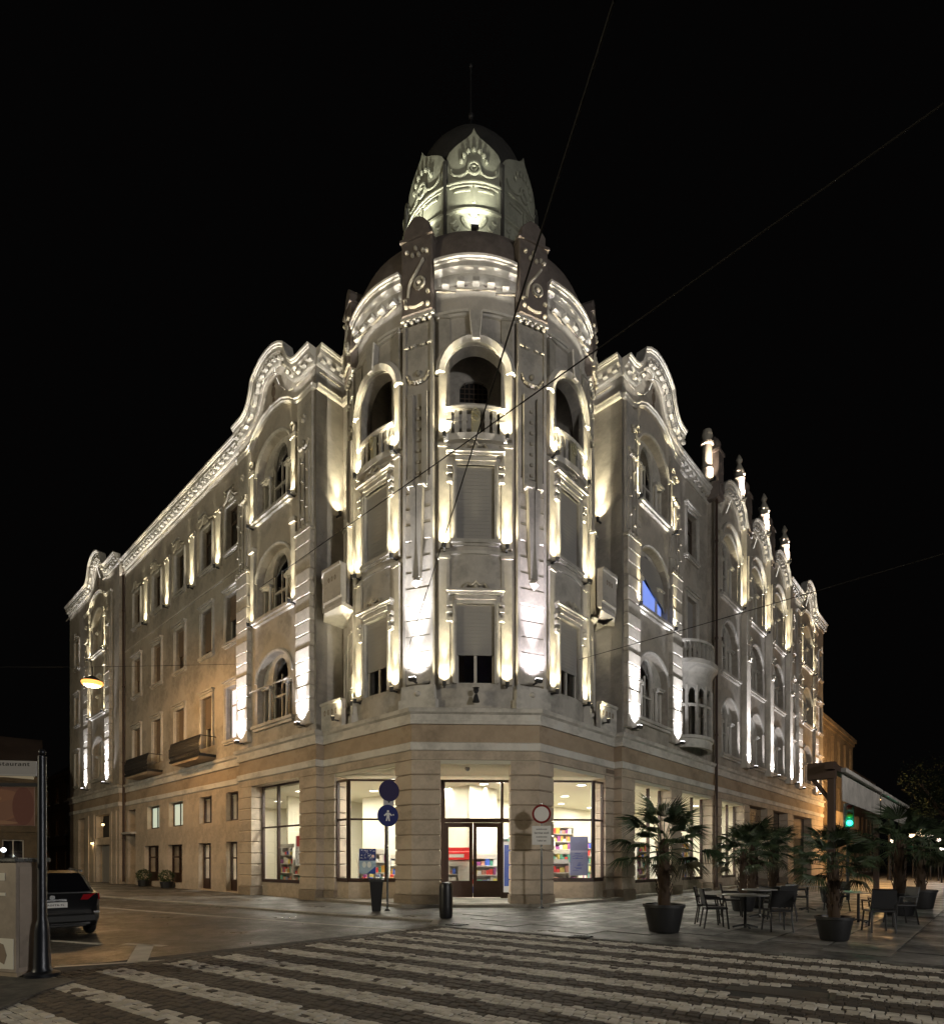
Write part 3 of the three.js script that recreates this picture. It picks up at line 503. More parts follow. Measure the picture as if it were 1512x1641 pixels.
function towerPilaster(F, w, flood) {
  part(B, 'pilaster_core', merge([bx(-w / 2, w / 2, 6.5, 21.9, -0.5, 0.05)]), M.pil, F);
  const n = 13; for (let i = 0; i < n; i++) part(B, 'stone_block', cbox(w - 0.08, 0.53, 0.22, 0.02), M.rust[(i * 5) % 3], F, 0, 7.5 + 0.535 * (i + 0.5), 0.05 + 0.01 * ((i * 3) % 4));
  part(B, 'pilaster_shaft', merge([bx(-w / 2 + 0.06, w / 2 - 0.06, 14.5, 19.6, 0.03, 0.12), bx(-w / 2, -w / 2 + 0.1, 7.4, 19.6, 0.03, 0.2), bx(w / 2 - 0.1, w / 2, 7.4, 19.6, 0.03, 0.2)]), M.pil, F);
  for (const s of [-1, 1]) part(B, 'tapering_fillet', plate([[s * 0.13 - 0.11, 14.0], [s * 0.13 + 0.11, 14.0], [s * 0.07 + 0.07, 11.0], [s * 0.07 - 0.07, 11.0]], [], 0.2), M.pil, F, 0, 0, 0.36);
  for (const s of [-1, 1]) part(B, 'fillet', bx(s * 0.26 - 0.09, s * 0.26 + 0.09, 14.1, 17.2, 0.1, 0.26), M.pil, F);
  part(B, 'fillet_cap', merge([box(0.24, 0.08, 0.34, -0.2, 14.06, 0.24), box(0.24, 0.08, 0.34, 0.2, 14.06, 0.24)]), M.trim, F);
  part(B, 'drop_ornament', finish(new THREE.OctahedronGeometry(0.2).scale(1, 1, 0.8)), M.trim, F, 0, 10.85, 0.3);
  festoon(F, 0, 17.85, 0.14, 0.4);
  for (const q of [-0.38, -0.16, 0.16, 0.38]) part(B, 'block_ornament', cbox(0.16, 0.09, 0.14, 0.015), M.trim, F, q * w, 18.85, 0.16);
  for (let i = 0; i < 7; i++) part(B, 'pendant_bead', cbox(0.13, 0.1, 0.1, 0.02), M.orn, F, 0, 14.6 + 0.36 * i, 0.14);
  part(B, 'capital', merge([bx(-w / 2 - 0.06, w / 2 + 0.06, 19.72, 19.82, -0.3, 0.26), ...[-2, -1, 0, 1, 2].map((q) => ball(0.07, q * w * 0.2, 19.65, 0.2))]), M.trim, F);
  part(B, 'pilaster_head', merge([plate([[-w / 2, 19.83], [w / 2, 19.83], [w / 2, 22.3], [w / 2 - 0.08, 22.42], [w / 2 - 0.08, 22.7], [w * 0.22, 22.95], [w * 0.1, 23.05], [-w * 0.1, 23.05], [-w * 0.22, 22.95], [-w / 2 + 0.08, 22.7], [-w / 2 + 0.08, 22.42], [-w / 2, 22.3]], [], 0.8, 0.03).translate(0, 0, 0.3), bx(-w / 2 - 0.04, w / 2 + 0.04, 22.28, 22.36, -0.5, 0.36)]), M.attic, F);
  part(B, 'head_relief', merge([finish(new THREE.TorusGeometry(0.17, 0.05, 6, 16).translate(0.12, 20.75, 0.34), 0.8), ball(0.09, 0.12, 20.75, 0.34), tube([[-0.3, 20.35, 0.34], [-0.22, 20.8, 0.36], [0.0, 21.1, 0.36], [0.26, 21.5, 0.34]], 0.05, 16, 6), ...[[-0.36, 20.3], [0.38, 20.4], [-0.34, 20.1], [0.38, 20.0], [0.34, 21.75], [-0.3, 21.9], [-0.12, 21.75], [0.08, 21.72], [0.22, 21.8], [-0.02, 21.95]].map(([x, y]) => ball(0.07, x * w, y, 0.33)), tube([[-0.25, 20.08, 0.32], [0, 19.98, 0.36], [0.25, 20.08, 0.32]], 0.04, 10, 5)]), M.orn, F);
  part(B, 'pedestal', merge([bx(-w / 2 - 0.12, w / 2 + 0.12, 6.56, 6.95, -0.4, 0.3), bx(-w / 2 - 0.05, w / 2 + 0.05, 6.95, 7.42, -0.4, 0.22), ball(0.12, 0, 7.15, 0.2, 0.8, 1)]), M.trim, F);
  if (flood) uplight(F, 0, 7.6, 0.62, { I: flood, angle: 18, aim: 6, lean: 0.26, spill: 0.08, c: flood > 350 ? C.white : col(0.95, 0.88, 1), flood: true });
}
const q = TQ, mir = (p) => [-p[0], p[1]], pc = (p) => PC(...p);
const FT0 = frameFrom(pc(mir(q[0])), pc(q[0])), FTR = frameFrom(pc(q[1]), pc(q[2])), FTL = frameFrom(pc(mir(q[2])), pc(mir(q[1])));
const FPR = frameFrom(pc(q[0]), pc(q[1])), FPL = frameFrom(pc(mir(q[1])), pc(mir(q[0]))), FER = frameFrom(pc(q[2]), pc(q[3])), FEL = frameFrom(pc(mir(q[3])), pc(mir(q[2])));
towerBay(FT0, { front: true }); towerBay(FTL); towerBay(FTR);
towerPilaster(FPL, 1.1, 400); towerPilaster(FPR, 1.1, 300); towerPilaster(FEL, 0.9, 0); towerPilaster(FER, 0.9, 0);
part(B, 'door_bell_lantern', merge([cyl(0.05, 0.1, 0.12, 0, -0.06, 0, 8), cyl(0.12, 0.05, 0.25, 0, -0.34, 0, 8), cyl(0.03, 0.12, 0.06, 0, 0.06, 0, 8), bar([0, 0.1, 0], [0, 0.1, -0.3], 0.02)]), M.iron, FT0, 0, 7.1, 0.5);
{ // attic skirt and dome
  const loop = [], arcPts = (F) => { for (let i = 0; i <= 8; i++) { const x = -1.32 + 2.64 * i / 8, p = F.P(x, 0, sagZ(x)); loop.push([p.x, p.z]); } };
  loop.push(pc(mir(q[3]))); arcPts(FTL); arcPts(FT0); arcPts(FTR); loop.push(pc(q[3]), PC(4.5, 9), PC(-4.5, 9));
  const c0 = PC(0, 6.0), lv = [[1.0, 20.6], [1.005, 21.35], [1.0, 21.95], [0.985, 22.35], [0.95, 22.68], [0.88, 22.95], [0.76, 23.12], [0.4, 23.18]];
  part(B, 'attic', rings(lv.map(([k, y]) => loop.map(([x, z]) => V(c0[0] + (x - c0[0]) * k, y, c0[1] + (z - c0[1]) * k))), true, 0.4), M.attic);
  const FD = FC.at(0, -6.0), Rd = 2.62;
  part(B, 'dome', lathe([[2.52, 22.8], [2.52, 26.0], [2.46, 26.8], [2.3, 27.6], [2.0, 28.3], [1.5, 29.0], [0.9, 29.5], [0.3, 29.8], [0.1, 30.2]], 32), M.domeRib, FD);
  part(B, 'spire', merge([bar([0, 30.0, 0], [0, 33.2, 0], 0.03), ball(0.12, 0, 31.2, 0), ball(0.08, 0, 33.2, 0)]), M.iron, FD);
  const ogee = (x) => { const u = Math.min(1, Math.abs(x) / 0.95), t = [[0, 27.4], [0.08, 27.22], [0.25, 27.06], [0.5, 26.92], [0.75, 26.78], [0.92, 26.65], [1, 26.5]]; for (let i = 0; i < 6; i++) if (u <= t[i + 1][0]) { const k = (u - t[i][0]) / (t[i + 1][0] - t[i][0]); return t[i][1] + (t[i + 1][1] - t[i][1]) * k; } return 26.5; };
  const zf = (x) => Math.sqrt(Rd * Rd - x * x);
  for (let k = -3; k <= 4; k++) {
    const F = FD.at(0, 0, R(45 * k)), seen = Math.abs(k) <= 2;
    part(B, 'dome_panel', bent(-0.95, 0.95, 22.9, ogee, zf, 0.14, 24), M.dome, F);
    part(B, 'dome_rib', merge([bx(-0.09, 0.09, 22.85, 26.4, 2.45, 2.66), bx(-0.05, 0.05, 22.85, 26.2, 2.64, 2.72)]), M.domeRib, F.at(0, 0, R(22.5)));
    if (!seen) continue;
    const pr = (y, h, o) => bentSweep(-0.97, 0.97, [[-0.02, y], [o, y + 0.02], [o, y + h - 0.02], [-0.02, y + h]], zf, 12);
    part(B, 'panel_mouldings', merge([pr(23.5, 0.1, 0.07), pr(23.66, 0.06, 0.04), pr(24.42, 0.12, 0.09), pr(24.6, 0.05, 0.04), pr(25.32, 0.06, 0.05), pr(25.42, 0.09, 0.08), ...[-1, 1].map((s) => bent(s > 0 ? 0.88 : -0.95, s > 0 ? 0.95 : -0.88, 23.5, 25.5, (x) => zf(x) + 0.05, 0.08, 2))]), M.dome, F);
    const z = Rd + 0.01, arcT = (r, t0, t1, cx, cy, w = 0.045) => { const p = []; for (let i = 0; i <= 8; i++) { const t = t0 + (t1 - t0) * i / 8, x = cx + r * Math.cos(t); p.push([x, cy + r * Math.sin(t), zf(x) + 0.02]); } return tube(p, w, 16, 6); };
    part(B, 'panel_relief', merge([arcT(0.4, Math.PI * 1.05, Math.PI * 1.95, 0, 24.25, 0.08), arcT(0.15, Math.PI, Math.PI * 2, 0, 24.28, 0.05), ...[-1, 1].flatMap((s) => [arcT(0.1, Math.PI * 0.9, Math.PI * 2, s * 0.62, 23.95), arcT(0.09, Math.PI, Math.PI * 2.1, s * 0.76, 24.2)]),
      bent(-0.05, 0.05, 24.75, 25.3, (x) => zf(x) + 0.05, 0.08, 2), ...[-1, 1].map((s) => bent(s > 0 ? 0.14 : -0.7, s > 0 ? 0.7 : -0.14, 25.16, 25.22, (x) => zf(x) + 0.05, 0.08, 4)),
      finish(new THREE.TorusGeometry(0.21, 0.05, 6, 20).translate(0, 25.95, z + 0.02), 0.8), finish(new THREE.TorusGeometry(0.1, 0.03, 6, 14).translate(0, 25.95, z + 0.02), 0.8),
      ...[-1, 1].map((s) => arcT(0.3, Math.PI * (s > 0 ? 1.1 : 1.0), Math.PI * (s > 0 ? 2 : 1.9), s * 0.5, 26.0)),
      ...[0, 1, 2, 3, 4, 5, 6].map((i) => { const t = Math.PI * (0.08 + 0.84 * i / 6), x = 0.46 * Math.cos(t); return ball(0.075, x, 26.12 + 0.52 * Math.sin(t), zf(x) + 0.02, 1.4, 0.8); })]), M.dome, F);
    if (k === 0 || k === -1) uplight(F, 0, 23.3, Rd + 0.62, { I: k ? 64 : 50, angle: 36, aim: 2.4, lean: 0.62, c: col(1, 0.98, 0.78), flood: true });
  }
}
// ---------------------------------------------------------------- recesses between the tower and the wings
for (const [P, F, s0, sgn] of [[PL, FL, 8.1, -1], [PR, FR, 8.0, 1]]) {
  const order = (a) => sgn < 0 ? a : a.reverse();
  const line = order([P(s0, -0.35), P(s0, 0.9), P(6.2, 0.9)]);
  part(B, 'wall', psweep(line, [[0, 6.5], [0, 21.0], [-0.3, 21.0], [-0.3, 6.5]]), M.wallCorner);
  part(B, 'cornice', psweep(line, CORN.map(([n, o]) => [o, 21.047 + n])), M.trim);
  part(B, 'hood_moulding', psweep(line, [[-0.02, 19.72], [0.1, 19.72], [0.14, 19.77], [0.1, 19.79], [0.18, 19.87], [0.18, 19.91], [-0.02, 19.91]]), M.trim);
  const fs = frameFrom(line[sgn < 0 ? 0 : 1], line[sgn < 0 ? 1 : 2]), f = frameFrom(line[sgn < 0 ? 1 : 0], line[sgn < 0 ? 2 : 1]);
  for (const x of [-0.42, 0, 0.42]) part(B, 'dentil', dentilSmall, M.trim, fs, x, 20.8, 0.2);
  ledRun(fs, [[-0.6, 21.05], [0.3, 21.05]], { n: -0.8, o: 0.24, k: 16 });
  const fd = F.at(sgn * 7.3, -0.9);
  win(fd, 0, 7.6, 9.7, 0.36, { deep: -0.1, z: 0, glassMat: M.void, blind: 0.3, hood: 'none', sill: false, proud: 0.12 });
  win(fd, 0, 12.4, 14.6, 0.36, { deep: -0.1, z: 0, glassMat: M.blind, hood: 'none', sill: false, proud: 0.12 });
  uplight(fs, sgn < 0 ? 0.3 : -0.3, 15.3, 0.26, { I: 80, angle: 20, aim: 3, lean: 0.2 });
  // stone balcony with chamfered corner, pierced parapet
  const P2 = (s, d) => { const p = F.P(sgn * s, 0, -d); return [p.x, p.z]; };
  const bl = order([P2(s0, -0.02), P2(s0 - 0.7, -0.42), P2(6.3, -0.42)]);
  part(B, 'balcony_parapet', psweep(bl, [[0, 11.0], [0, 11.15], [0.05, 11.2], [0.05, 12.3], [0.1, 12.32], [0.1, 12.42], [-0.18, 12.42], [-0.18, 11.0]]), M.pil);
  part(B, 'balcony_floor', prism([...bl, P2(6.6, 0.88), P2(s0, 0.88)], 10.85, 10.995), M.trim);
  const mid = frameFrom(bl[0], bl[1]), mid2 = frameFrom(bl[1], bl[2]);
  for (const [fr, n, stp] of [[mid, 3, 0.17], [mid2, 3, 0.2]]) for (let i = 0; i < n; i++) part(B, 'parapet_piercing', finish(new THREE.TorusGeometry(0.05, 0.018, 5, 12).scale(0.8, 1.5, 0.7), 0.8), M.plinth, fr, (i - (n - 1) / 2) * stp, 11.95, 0.055);
  const b2 = order([P2(s0, -0.12), P2(6.75, -0.12)]);
  part(B, 'balcony_parapet', psweep(b2, [[0, 6.6], [0, 7.5], [0.06, 7.52], [0.06, 7.62], [-0.18, 7.62], [-0.18, 6.6]]), M.trim);
  const m2 = frameFrom(b2[0], b2[1]);
  for (let i = 0; i < 4; i++) part(B, 'parapet_piercing', finish(new THREE.TorusGeometry(0.055, 0.018, 5, 12).scale(0.8, 1.6, 0.7), 0.8), M.plinth, m2, -0.42 + 0.24 * i, 7.22, 0.008);
  uplight(m2, sgn < 0 ? 0.55 : -0.55, 6.9, 0.3, { I: 10, angle: 30, aim: 1, lean: 0.3 });
  // edge pilaster washes
  const fe = sgn < 0 ? FTL : FTR;
  uplight(fe, sgn * 1.5, 7.5, 0.16, { I: 80, angle: 11, aim: 4, lean: 0.1, spill: 0.06 }); uplight(fe, sgn * 1.5, 12.2, 0.16, { I: 70, angle: 11, aim: 4, lean: 0.1, spill: 0.05 });
}
// ---------------------------------------------------------------- ground floor
{
  const outline = [PL(43.8, -0.35), PL(31.5, -0.35), PL(31.5, 0), PL(14.5, 0), PL(14.5, -0.35), PL(8.1, -0.35), PL(8.1, 0), PL(2.99, 0), PR(2.99, 0), PR(8.0, 0), PR(8.0, -0.35), PR(42.9, -0.35)];
  part(B, 'lintel_beam', psweep(outline, [[-0.002, 4.9], [-0.002, 5.2], [-0.55, 5.2], [-0.55, 4.9]], 0.1), M.pier);
  part(B, 'string_course', psweep(outline, [[-0.1, 5.2], [0.05, 5.2], [0.07, 5.23], [0.07, 5.44], [0.04, 5.47], [-0.1, 5.47]], 0.1), M.trim);
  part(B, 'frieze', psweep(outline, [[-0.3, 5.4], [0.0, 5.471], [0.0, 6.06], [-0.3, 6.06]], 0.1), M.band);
  part(B, 'cornice', psweep(outline, [[-0.3, 6.06], [0.08, 6.06], [0.1, 6.17], [0.05, 6.19], [0.07, 6.38], [0.16, 6.44], [0.2, 6.56], [0.0, 6.62], [-0.3, 6.62]], 0.1), M.trim);
  part(B, 'ledge', prism([PL(8.05, 0.02), PL(3.0, 0.02), PR(3.0, 0.02), PR(7.95, 0.02), PR(7.9, 5), PL(7.9, 5)], 6.3, 6.54), M.trim);
  // rusticated piers, one stone per course
  const courses = 9, y0 = 0.42, ch = (4.9 - y0) / courses;
  const pierAt = (pts, plinth) => { for (let i = 0; i < courses; i++) part(B, 'stone_block', prism(pts, y0 + ch * i + 0.008, y0 + ch * (i + 1) - 0.008, 0.03), M.pier); const cxm = pts.reduce((s, p) => s + p[0], 0) / pts.length, czm = pts.reduce((s, p) => s + p[1], 0) / pts.length; part(B, 'pier_core', prism(pts.map(([x, z]) => { const l = Math.hypot(x - cxm, z - czm); return [cxm + (x - cxm) * (1 - 0.075 / l), czm + (z - czm) * (1 - 0.075 / l)]; }), 0.1, 4.89), M.plinth); part(B, 'pier_plinth', prism(plinth, -0.05, y0 - 0.002, 0.015), M.plinth); };
  const straight = (P, s0, s1, d, deep = 0.56) => { const lo = Math.min(s0, s1), hi = Math.max(s0, s1); pierAt([P(lo, d), P(hi, d), P(hi, d + deep), P(lo, d + deep)], [P(lo + 0.02, d - 0.04), P(hi - 0.02, d - 0.04), P(hi - 0.02, d + deep), P(lo + 0.02, d + deep)]); };
  for (const [P, sg] of [[PL, -1], [PR, 1]]) pierAt([PC(sg * 2.114, 2.114), PC(sg * 1.16, 2.114), PC(sg * 1.16, 2.72), PC(sg * 1.7, 3.25), P(3.82, 0.6), P(3.82, 0)], [PC(sg * 2.13, 2.08), PC(sg * 1.13, 2.08), PC(sg * 1.13, 2.74), PC(sg * 1.7, 3.3), P(3.86, 0.62), P(3.86, -0.03)]);
  straight(PL, 7.4, 8.1, 0.001); straight(PL, 8.1, 9.3, -0.35); straight(PL, 13.3, 14.5, -0.35);
  straight(PR, 7.35, 8.0, 0.001);
  for (const [a, b] of [[8.0, 9.1], [12.6, 13.8], [17.6, 19.0], [22.65, 23.7], [27.2, 28.5], [32.0, 33.5], [38.9, 42.9]]) straight(PR, a, b, -0.35);
  // plain wall of the left street front with two rows of openings
  const low = [[15.4, 16.6, 0.1, 2.5, 1], [18.3, 19.8, 0.1, 2.5, 1], [22.0, 24.1, 0.35, 2.5, 0], [25.5, 27.9, 0.35, 2.5, 0]], up = [[15.3, 16.6, 3.5, 4.9, 0], [18.2, 19.7, 3.5, 4.9, 0], [21.9, 23.9, 3.5, 4.9, 2], [25.4, 27.4, 3.5, 4.9, 2]];
  const holes = [...low, ...up].map(([a, b, y, t]) => rect(-b, -a, y, t - 0.01)).concat([rect(-31.0, -29.5, 0.02, 4.88)]);
  part(B, 'street_wall', plate(rect(-31.5, -14.5, -0.05, 4.9), holes, 0.7), M.pier, FL);
  const litG = glow(0.8, 0.95, 0.72, 0.5, { roughness: 0.25 });
  const opening = (F, a, b, y, t, kind, dz = -0.3) => {
    const w = (b - a) / 2, h = t - y - 0.02, g = group(B, 'window', F, -(a + b) / 2, y, dz);
    part(g, 'frame', merge([bx(-w, -w + 0.08, 0, h, -0.05, 0.05), bx(w - 0.08, w, 0, h, -0.05, 0.05), bx(-w + 0.08, w - 0.08, 0, 0.1, -0.049, 0.049), bx(-w + 0.08, w - 0.08, h - 0.08, h, -0.049, 0.049), bx(-0.04, 0.04, 0.1, h - 0.08, -0.047, 0.047), ...(h > 2 ? [bx(-w + 0.08, w - 0.08, h * 0.66, h * 0.66 + 0.07, -0.045, 0.045), bx(-w + 0.08, w - 0.08, 0.1, 0.55, -0.03, 0.03)] : [])]), M.shopFrame);
    for (const s of [-1, 1]) pane(g, w - 0.13, h - 0.19, s * (w / 2 - 0.02), h / 2 + 0.01, 0, kind === 2 ? litG : M.glass);
    return g;
  };
  for (const o of low) opening(FL, ...o); for (const o of up) { const g = opening(FL, ...o); if (o[4] === 2) g.userData.label = 'frosted pane lit pale green from inside'; }
  part(B, 'doorway_canopy', bx(-0.9, 0.9, 3.3, 3.42, -0.5, 0.35), M.trim, FL, -30.25);
  part(B, 'door', merge([bx(-0.75, 0.75, 0.02, 3.28, -0.62, -0.55), ...[-1, 1].flatMap((s) => [bx(s * 0.36 - 0.28, s * 0.36 + 0.28, 0.3, 1.3, -0.56, -0.52), bx(s * 0.36 - 0.28, s * 0.36 + 0.28, 1.5, 3.0, -0.56, -0.52)])]), M.shopFrame, FL, -30.25);
  part(B, 'street_wall', plate(rect(-43.8, -31.5, -0.05, 4.9), [rect(-36.7, -33.0, 3.2, 4.8), rect(-36.7, -33.4, 0.02, 2.7), rect(-41.3, -39.6, 0.02, 4.8)], 0.6), M.pier, FL.at(0, 0.35));
  part(B, 'shutter_door', bx(-36.7, -33.4, 0.02, 2.7, -0.5, -0.4), M.blind, FL.at(0, 0.35)); part(B, 'door', bx(-41.3, -39.6, 0.02, 4.8, -0.5, -0.4), M.shopFrame, FL.at(0, 0.35)); part(B, 'dark_window', bx(-36.7, -33.0, 3.2, 4.8, -0.5, -0.46), M.void, FL.at(0, 0.35));
  for (const [s, y] of [[34.6, 4.15], [37.2, 2.9]]) { const dl = part(B, 'door_lamp', cyl(0.09, 0.11, 0.1, 0, 0, 0, 10), M.fixture, FL.at(0, 0.35), -s, y, 0.12); part(dl, 'glowing_globe', ball(0.1, 0, -0.06, 0), glow(1, 0.75, 0.35, 3)); const pl = new THREE.PointLight(col(1, 0.7, 0.35), 1.5); pl.position.set(0, -0.06, 0); dl.add(pl); }
  for (const s of [32.2, 33.2, 37.2, 38.6]) part(B, 'wall_strip', bx(-0.2, 0.2, 0, 4.9, -0.02, 0.06), M.pier, FL.at(0, 0.35), -s);
  // show windows
  const show = (F, x0, x1, z, { y = 0.62, t = 4.9, mull = [], trans = 3.05, lab } = {}) => {
    const g = group(B, 'show_window', F, (x0 + x1) / 2, 0, z), w = (x1 - x0) / 2; if (lab) g.userData.label = lab;
    const f = 0.07, bars = [bx(-w, -w + f, y, t, -0.06, 0.06), bx(w - f, w, y, t, -0.06, 0.06), bx(-w + f, w - f, y, y + 0.14, -0.058, 0.058), bx(-w + f, w - f, t - f, t, -0.058, 0.058), bx(-w + f, w - f, trans - 0.035, trans + 0.035, -0.05, 0.05)];
    const xs = [-w + f / 2, ...mull.map((m) => m - (x0 + x1) / 2), w - f / 2];
    for (const m of xs.slice(1, -1)) bars.push(bx(m - 0.05, m + 0.05, y + 0.14, t - f, -0.062, 0.062));
    part(g, 'frame', merge(bars), M.shopFrame);
    for (let i = 0; i + 1 < xs.length; i++) for (const [a, b] of [[y + 0.14, trans - 0.035], [trans + 0.035, t - f]]) pane(g, xs[i + 1] - xs[i] - 0.09, b - a - 0.005, (xs[i] + xs[i + 1]) / 2, (a + b) / 2, 0);
    part(g, 'stall_riser', bx(-w, w, 0.0, y - 0.002, -0.1, 0.02), M.pier);
    return g;
  };
  show(FL, -13.28, -9.32, -0.2, { mull: [-11.9] }); for (const [a, b] of [[9.12, 12.58], [13.82, 17.58], [19.02, 22.63]]) show(FR, a, b, -0.2, { mull: [a + (b - a) * 0.66] });
  // unlit shop openings further along
  for (const [a, b] of [[23.72, 27.18], [28.52, 31.98], [33.52, 38.88]]) { const c = (a + b) / 2, w = (b - a) / 2; part(B, 'shop_front', merge([bx(-w, -w + 0.1, 0, 4.9, -0.3, -0.2), bx(w - 0.1, w, 0, 4.9, -0.3, -0.2), bx(-w + 0.1, w - 0.1, 3.3, 3.42, -0.29, -0.21), bx(-w + 0.1, w - 0.1, 0, 0.5, -0.29, -0.21), bx(-0.05, 0.05, 0.5, 3.3, -0.28, -0.22)]), M.shopFrame, FR, c); part(B, 'shop_glass', bx(-w + 0.1, w - 0.1, 0.5, 3.3, -0.27, -0.26), M.void, FR, c); part(B, 'fascia_board', bx(-w + 0.1, w - 0.1, 3.42, 4.9, -0.28, -0.24), a < 24 ? M.trim : M.blindDark, FR, c); }
  // glazing behind the corner arcade: a straight screen with short returns, double door in the middle
  const gz = 4.85, Fg = FC.at(0, -gz);
  const gl = show(Fg, -4.62, -1.12, 0, { y: 0.77, t: 4.62, mull: [-3.25 + 0.02], trans: 3.12 }); show(Fg, 2.0, 4.62, 0, { y: 0.77, t: 4.62, trans: 3.12 });
  const retL = frameFrom(PL(7.42, 0.16), pc([-4.62, gz])), retR = frameFrom(pc([4.62, gz]), PR(7.37, 0.16)), lr = Math.hypot(PL(7.42, 0.16)[0] - pc([-4.62, gz])[0], PL(7.42, 0.16)[1] - pc([-4.62, gz])[1]) / 2;
  show(retL, -lr, lr, 0, { y: 0.77, t: 4.62, trans: 3.12 }); show(retR, -lr, lr, 0, { y: 0.77, t: 4.62, trans: 3.12 });
  const dr = group(B, 'entrance', Fg, 0, 0.15, 0);
  part(dr, 'frame', merge([bx(-1.12, -1.02, 0, 4.47, -0.07, 0.07), bx(1.08, 1.18, 0, 4.47, -0.07, 0.07), bx(1.92, 2.0, 0, 4.47, -0.07, 0.07), bx(-1.02, 1.08, 2.86, 3.02, -0.068, 0.068), bx(1.18, 1.92, 2.86, 3.02, -0.068, 0.068), bx(-1.02, 1.92, 4.38, 4.47, -0.066, 0.066), bx(1.18, 1.92, 0, 0.22, -0.06, 0.06)]), M.shopFrame);
  pane(dr, 2.08, 1.34, 0.03, 3.7, 0); pane(dr, 0.72, 1.34, 1.55, 3.7, 0); pane(dr, 0.72, 2.6, 1.55, 1.54, 0);
  for (const [a, b, s] of [[-1.02, 0.02, 1], [0.04, 1.08, -1]]) {
    const w = b - a, d = group(dr, 'door_leaf', null); d.position.set((a + b) / 2, 0, 0);
    d.add(new THREE.Mesh(merge([bx(-w / 2, -w / 2 + 0.13, 0.03, 2.85, -0.03, 0.03), bx(w / 2 - 0.13, w / 2, 0.03, 2.85, -0.03, 0.03), bx(-w / 2 + 0.13, w / 2 - 0.13, 0.03, 0.66, -0.029, 0.029), bx(-w / 2 + 0.13, w / 2 - 0.13, 2.68, 2.85, -0.029, 0.029), bx(-w / 2 + 0.2, w / 2 - 0.2, 0.15, 0.55, -0.04, 0.04), bar([s * (w / 2 - 0.07), 1.0, 0.08], [s * (w / 2 - 0.07), 1.45, 0.08], 0.018)]), M.shopFrame));
    d.children[0].name = 'leaf_frame'; pane(d, w - 0.27, 2.01, 0, 1.67, 0);
  }
  part(B, 'porch_lamp', merge([cyl(0.07, 0.05, 0.06, 0, 4.8, 0, 10), ball(0.09, 0, 4.72, 0)]), M.zinc, FC, -0.25, 0, -2.8);
  part(B, 'street_name_plate', bx(-0.32, 0.32, 4.98, 5.14, 0, 0.015), M.blindDark, FR, 7.7, 0, 0.004);
  // floor slab of shop and porch, ceiling, inner walls
  const L2 = (a, b) => { const p = FL.P(-a, 0, -b); return [p.x, p.z]; };
  const room = [L2(21.2, 0.3), L2(8.1, 0.3), L2(8.1, 0.05), L2(2.96, 0.05), L2(0.05, 2.96), L2(0.05, 8.0), L2(-0.3, 8.0), L2(-0.3, 23.1), L2(8, 23.1), L2(8, 8), L2(21.2, 8)];
  part(B, 'shop_floor', prism(room, -0.05, 0.15), M.innerFloor);
  part(B, 'shop_ceiling', prism(room.map(([x, z]) => [x, z]), 4.76, 4.89), M.inner);
  const iw = (a, b, nm = 'inner_wall') => { const f = frameFrom(a, b), w = Math.hypot(a[0] - b[0], a[1] - b[1]); part(B, nm, bx(-w / 2, w / 2, 0.15, 4.76, -0.15, 0), M.inner, f); };
  iw(L2(21.2, 8), L2(8, 8)); iw(L2(8, 8), L2(8, 23.1)); iw(L2(21.2, 0.8), L2(21.2, 8)); iw(L2(8, 23.0), L2(0.3, 23.0));
  iw(L2(14.6, 2.2), L2(14.6, 8)); iw(L2(12.6, 5.2), L2(5.2, 5.2)); iw(L2(5.2, 5.2), L2(5.2, 7));
  // ceiling of the arcade soffit is the same slab; upper floors are closed and dark
  part(B, 'upper_floor', prism([L2(43.5, 0.5), L2(1.6, 1.6), L2(0.5, 42.6), L2(10, 42.6), L2(10, 10), L2(43.5, 10)], 5.6, 5.75), M.void);
  part(B, 'back_wall', merge([psweep([L2(10, 42.7), L2(10, 10), L2(43.6, 10)], [[0, 0], [0, 21], [-0.3, 21], [-0.3, 0]])]), M.pier);
  part(B, 'end_wall', merge([psweep([L2(43.75, 10.2), L2(43.75, -0.34)], [[0, 0], [0, 21.4], [-0.3, 21.4], [-0.3, 0]]), psweep([L2(-0.34, 42.85), L2(10.2, 42.85)], [[0, 0], [0, 20.9], [-0.3, 20.9], [-0.3, 0]])]), M.wall);
  // roofs
  const rs = (pts, tops) => rings([pts.map(([x, z], i) => V(x, tops[i][0], z)), pts.map(([x, z], i) => V(tops[i][1] ?? x, tops[i][2], tops[i][3] ?? z))], true, 0.2);
  for (const [P, len, y] of [[(s, d) => L2(s, d), 43.7, 20.9], [(s, d) => L2(d, s), 42.8, 20.4]]) {
    const a = [P(8.5, 0.55), P(len, 0.55), P(len, 9.8), P(8.5, 9.8)], b = [P(9.5, 3.6), P(len - 1, 3.6), P(len - 1, 6.8), P(9.5, 6.8)];
    part(B, 'roof', rings([a.map(([x, z]) => V(x, y, z)), b.map(([x, z]) => V(x, y + 2.6, z))], true, 0.2), M.roof);
  }
  part(B, 'roof', prism([L2(9, 1.4), L2(1.4, 9), L2(9.8, 9.8)], 20.6, 21.2), M.roof);
  part(B, 'chimney', merge([bx(-0.5, 0.5, 21, 24.6, -0.4, 0.4), bx(-0.6, 0.6, 24.6, 24.8, -0.5, 0.5)]), M.roof, FL, -9.2, 0, -3.2);
}
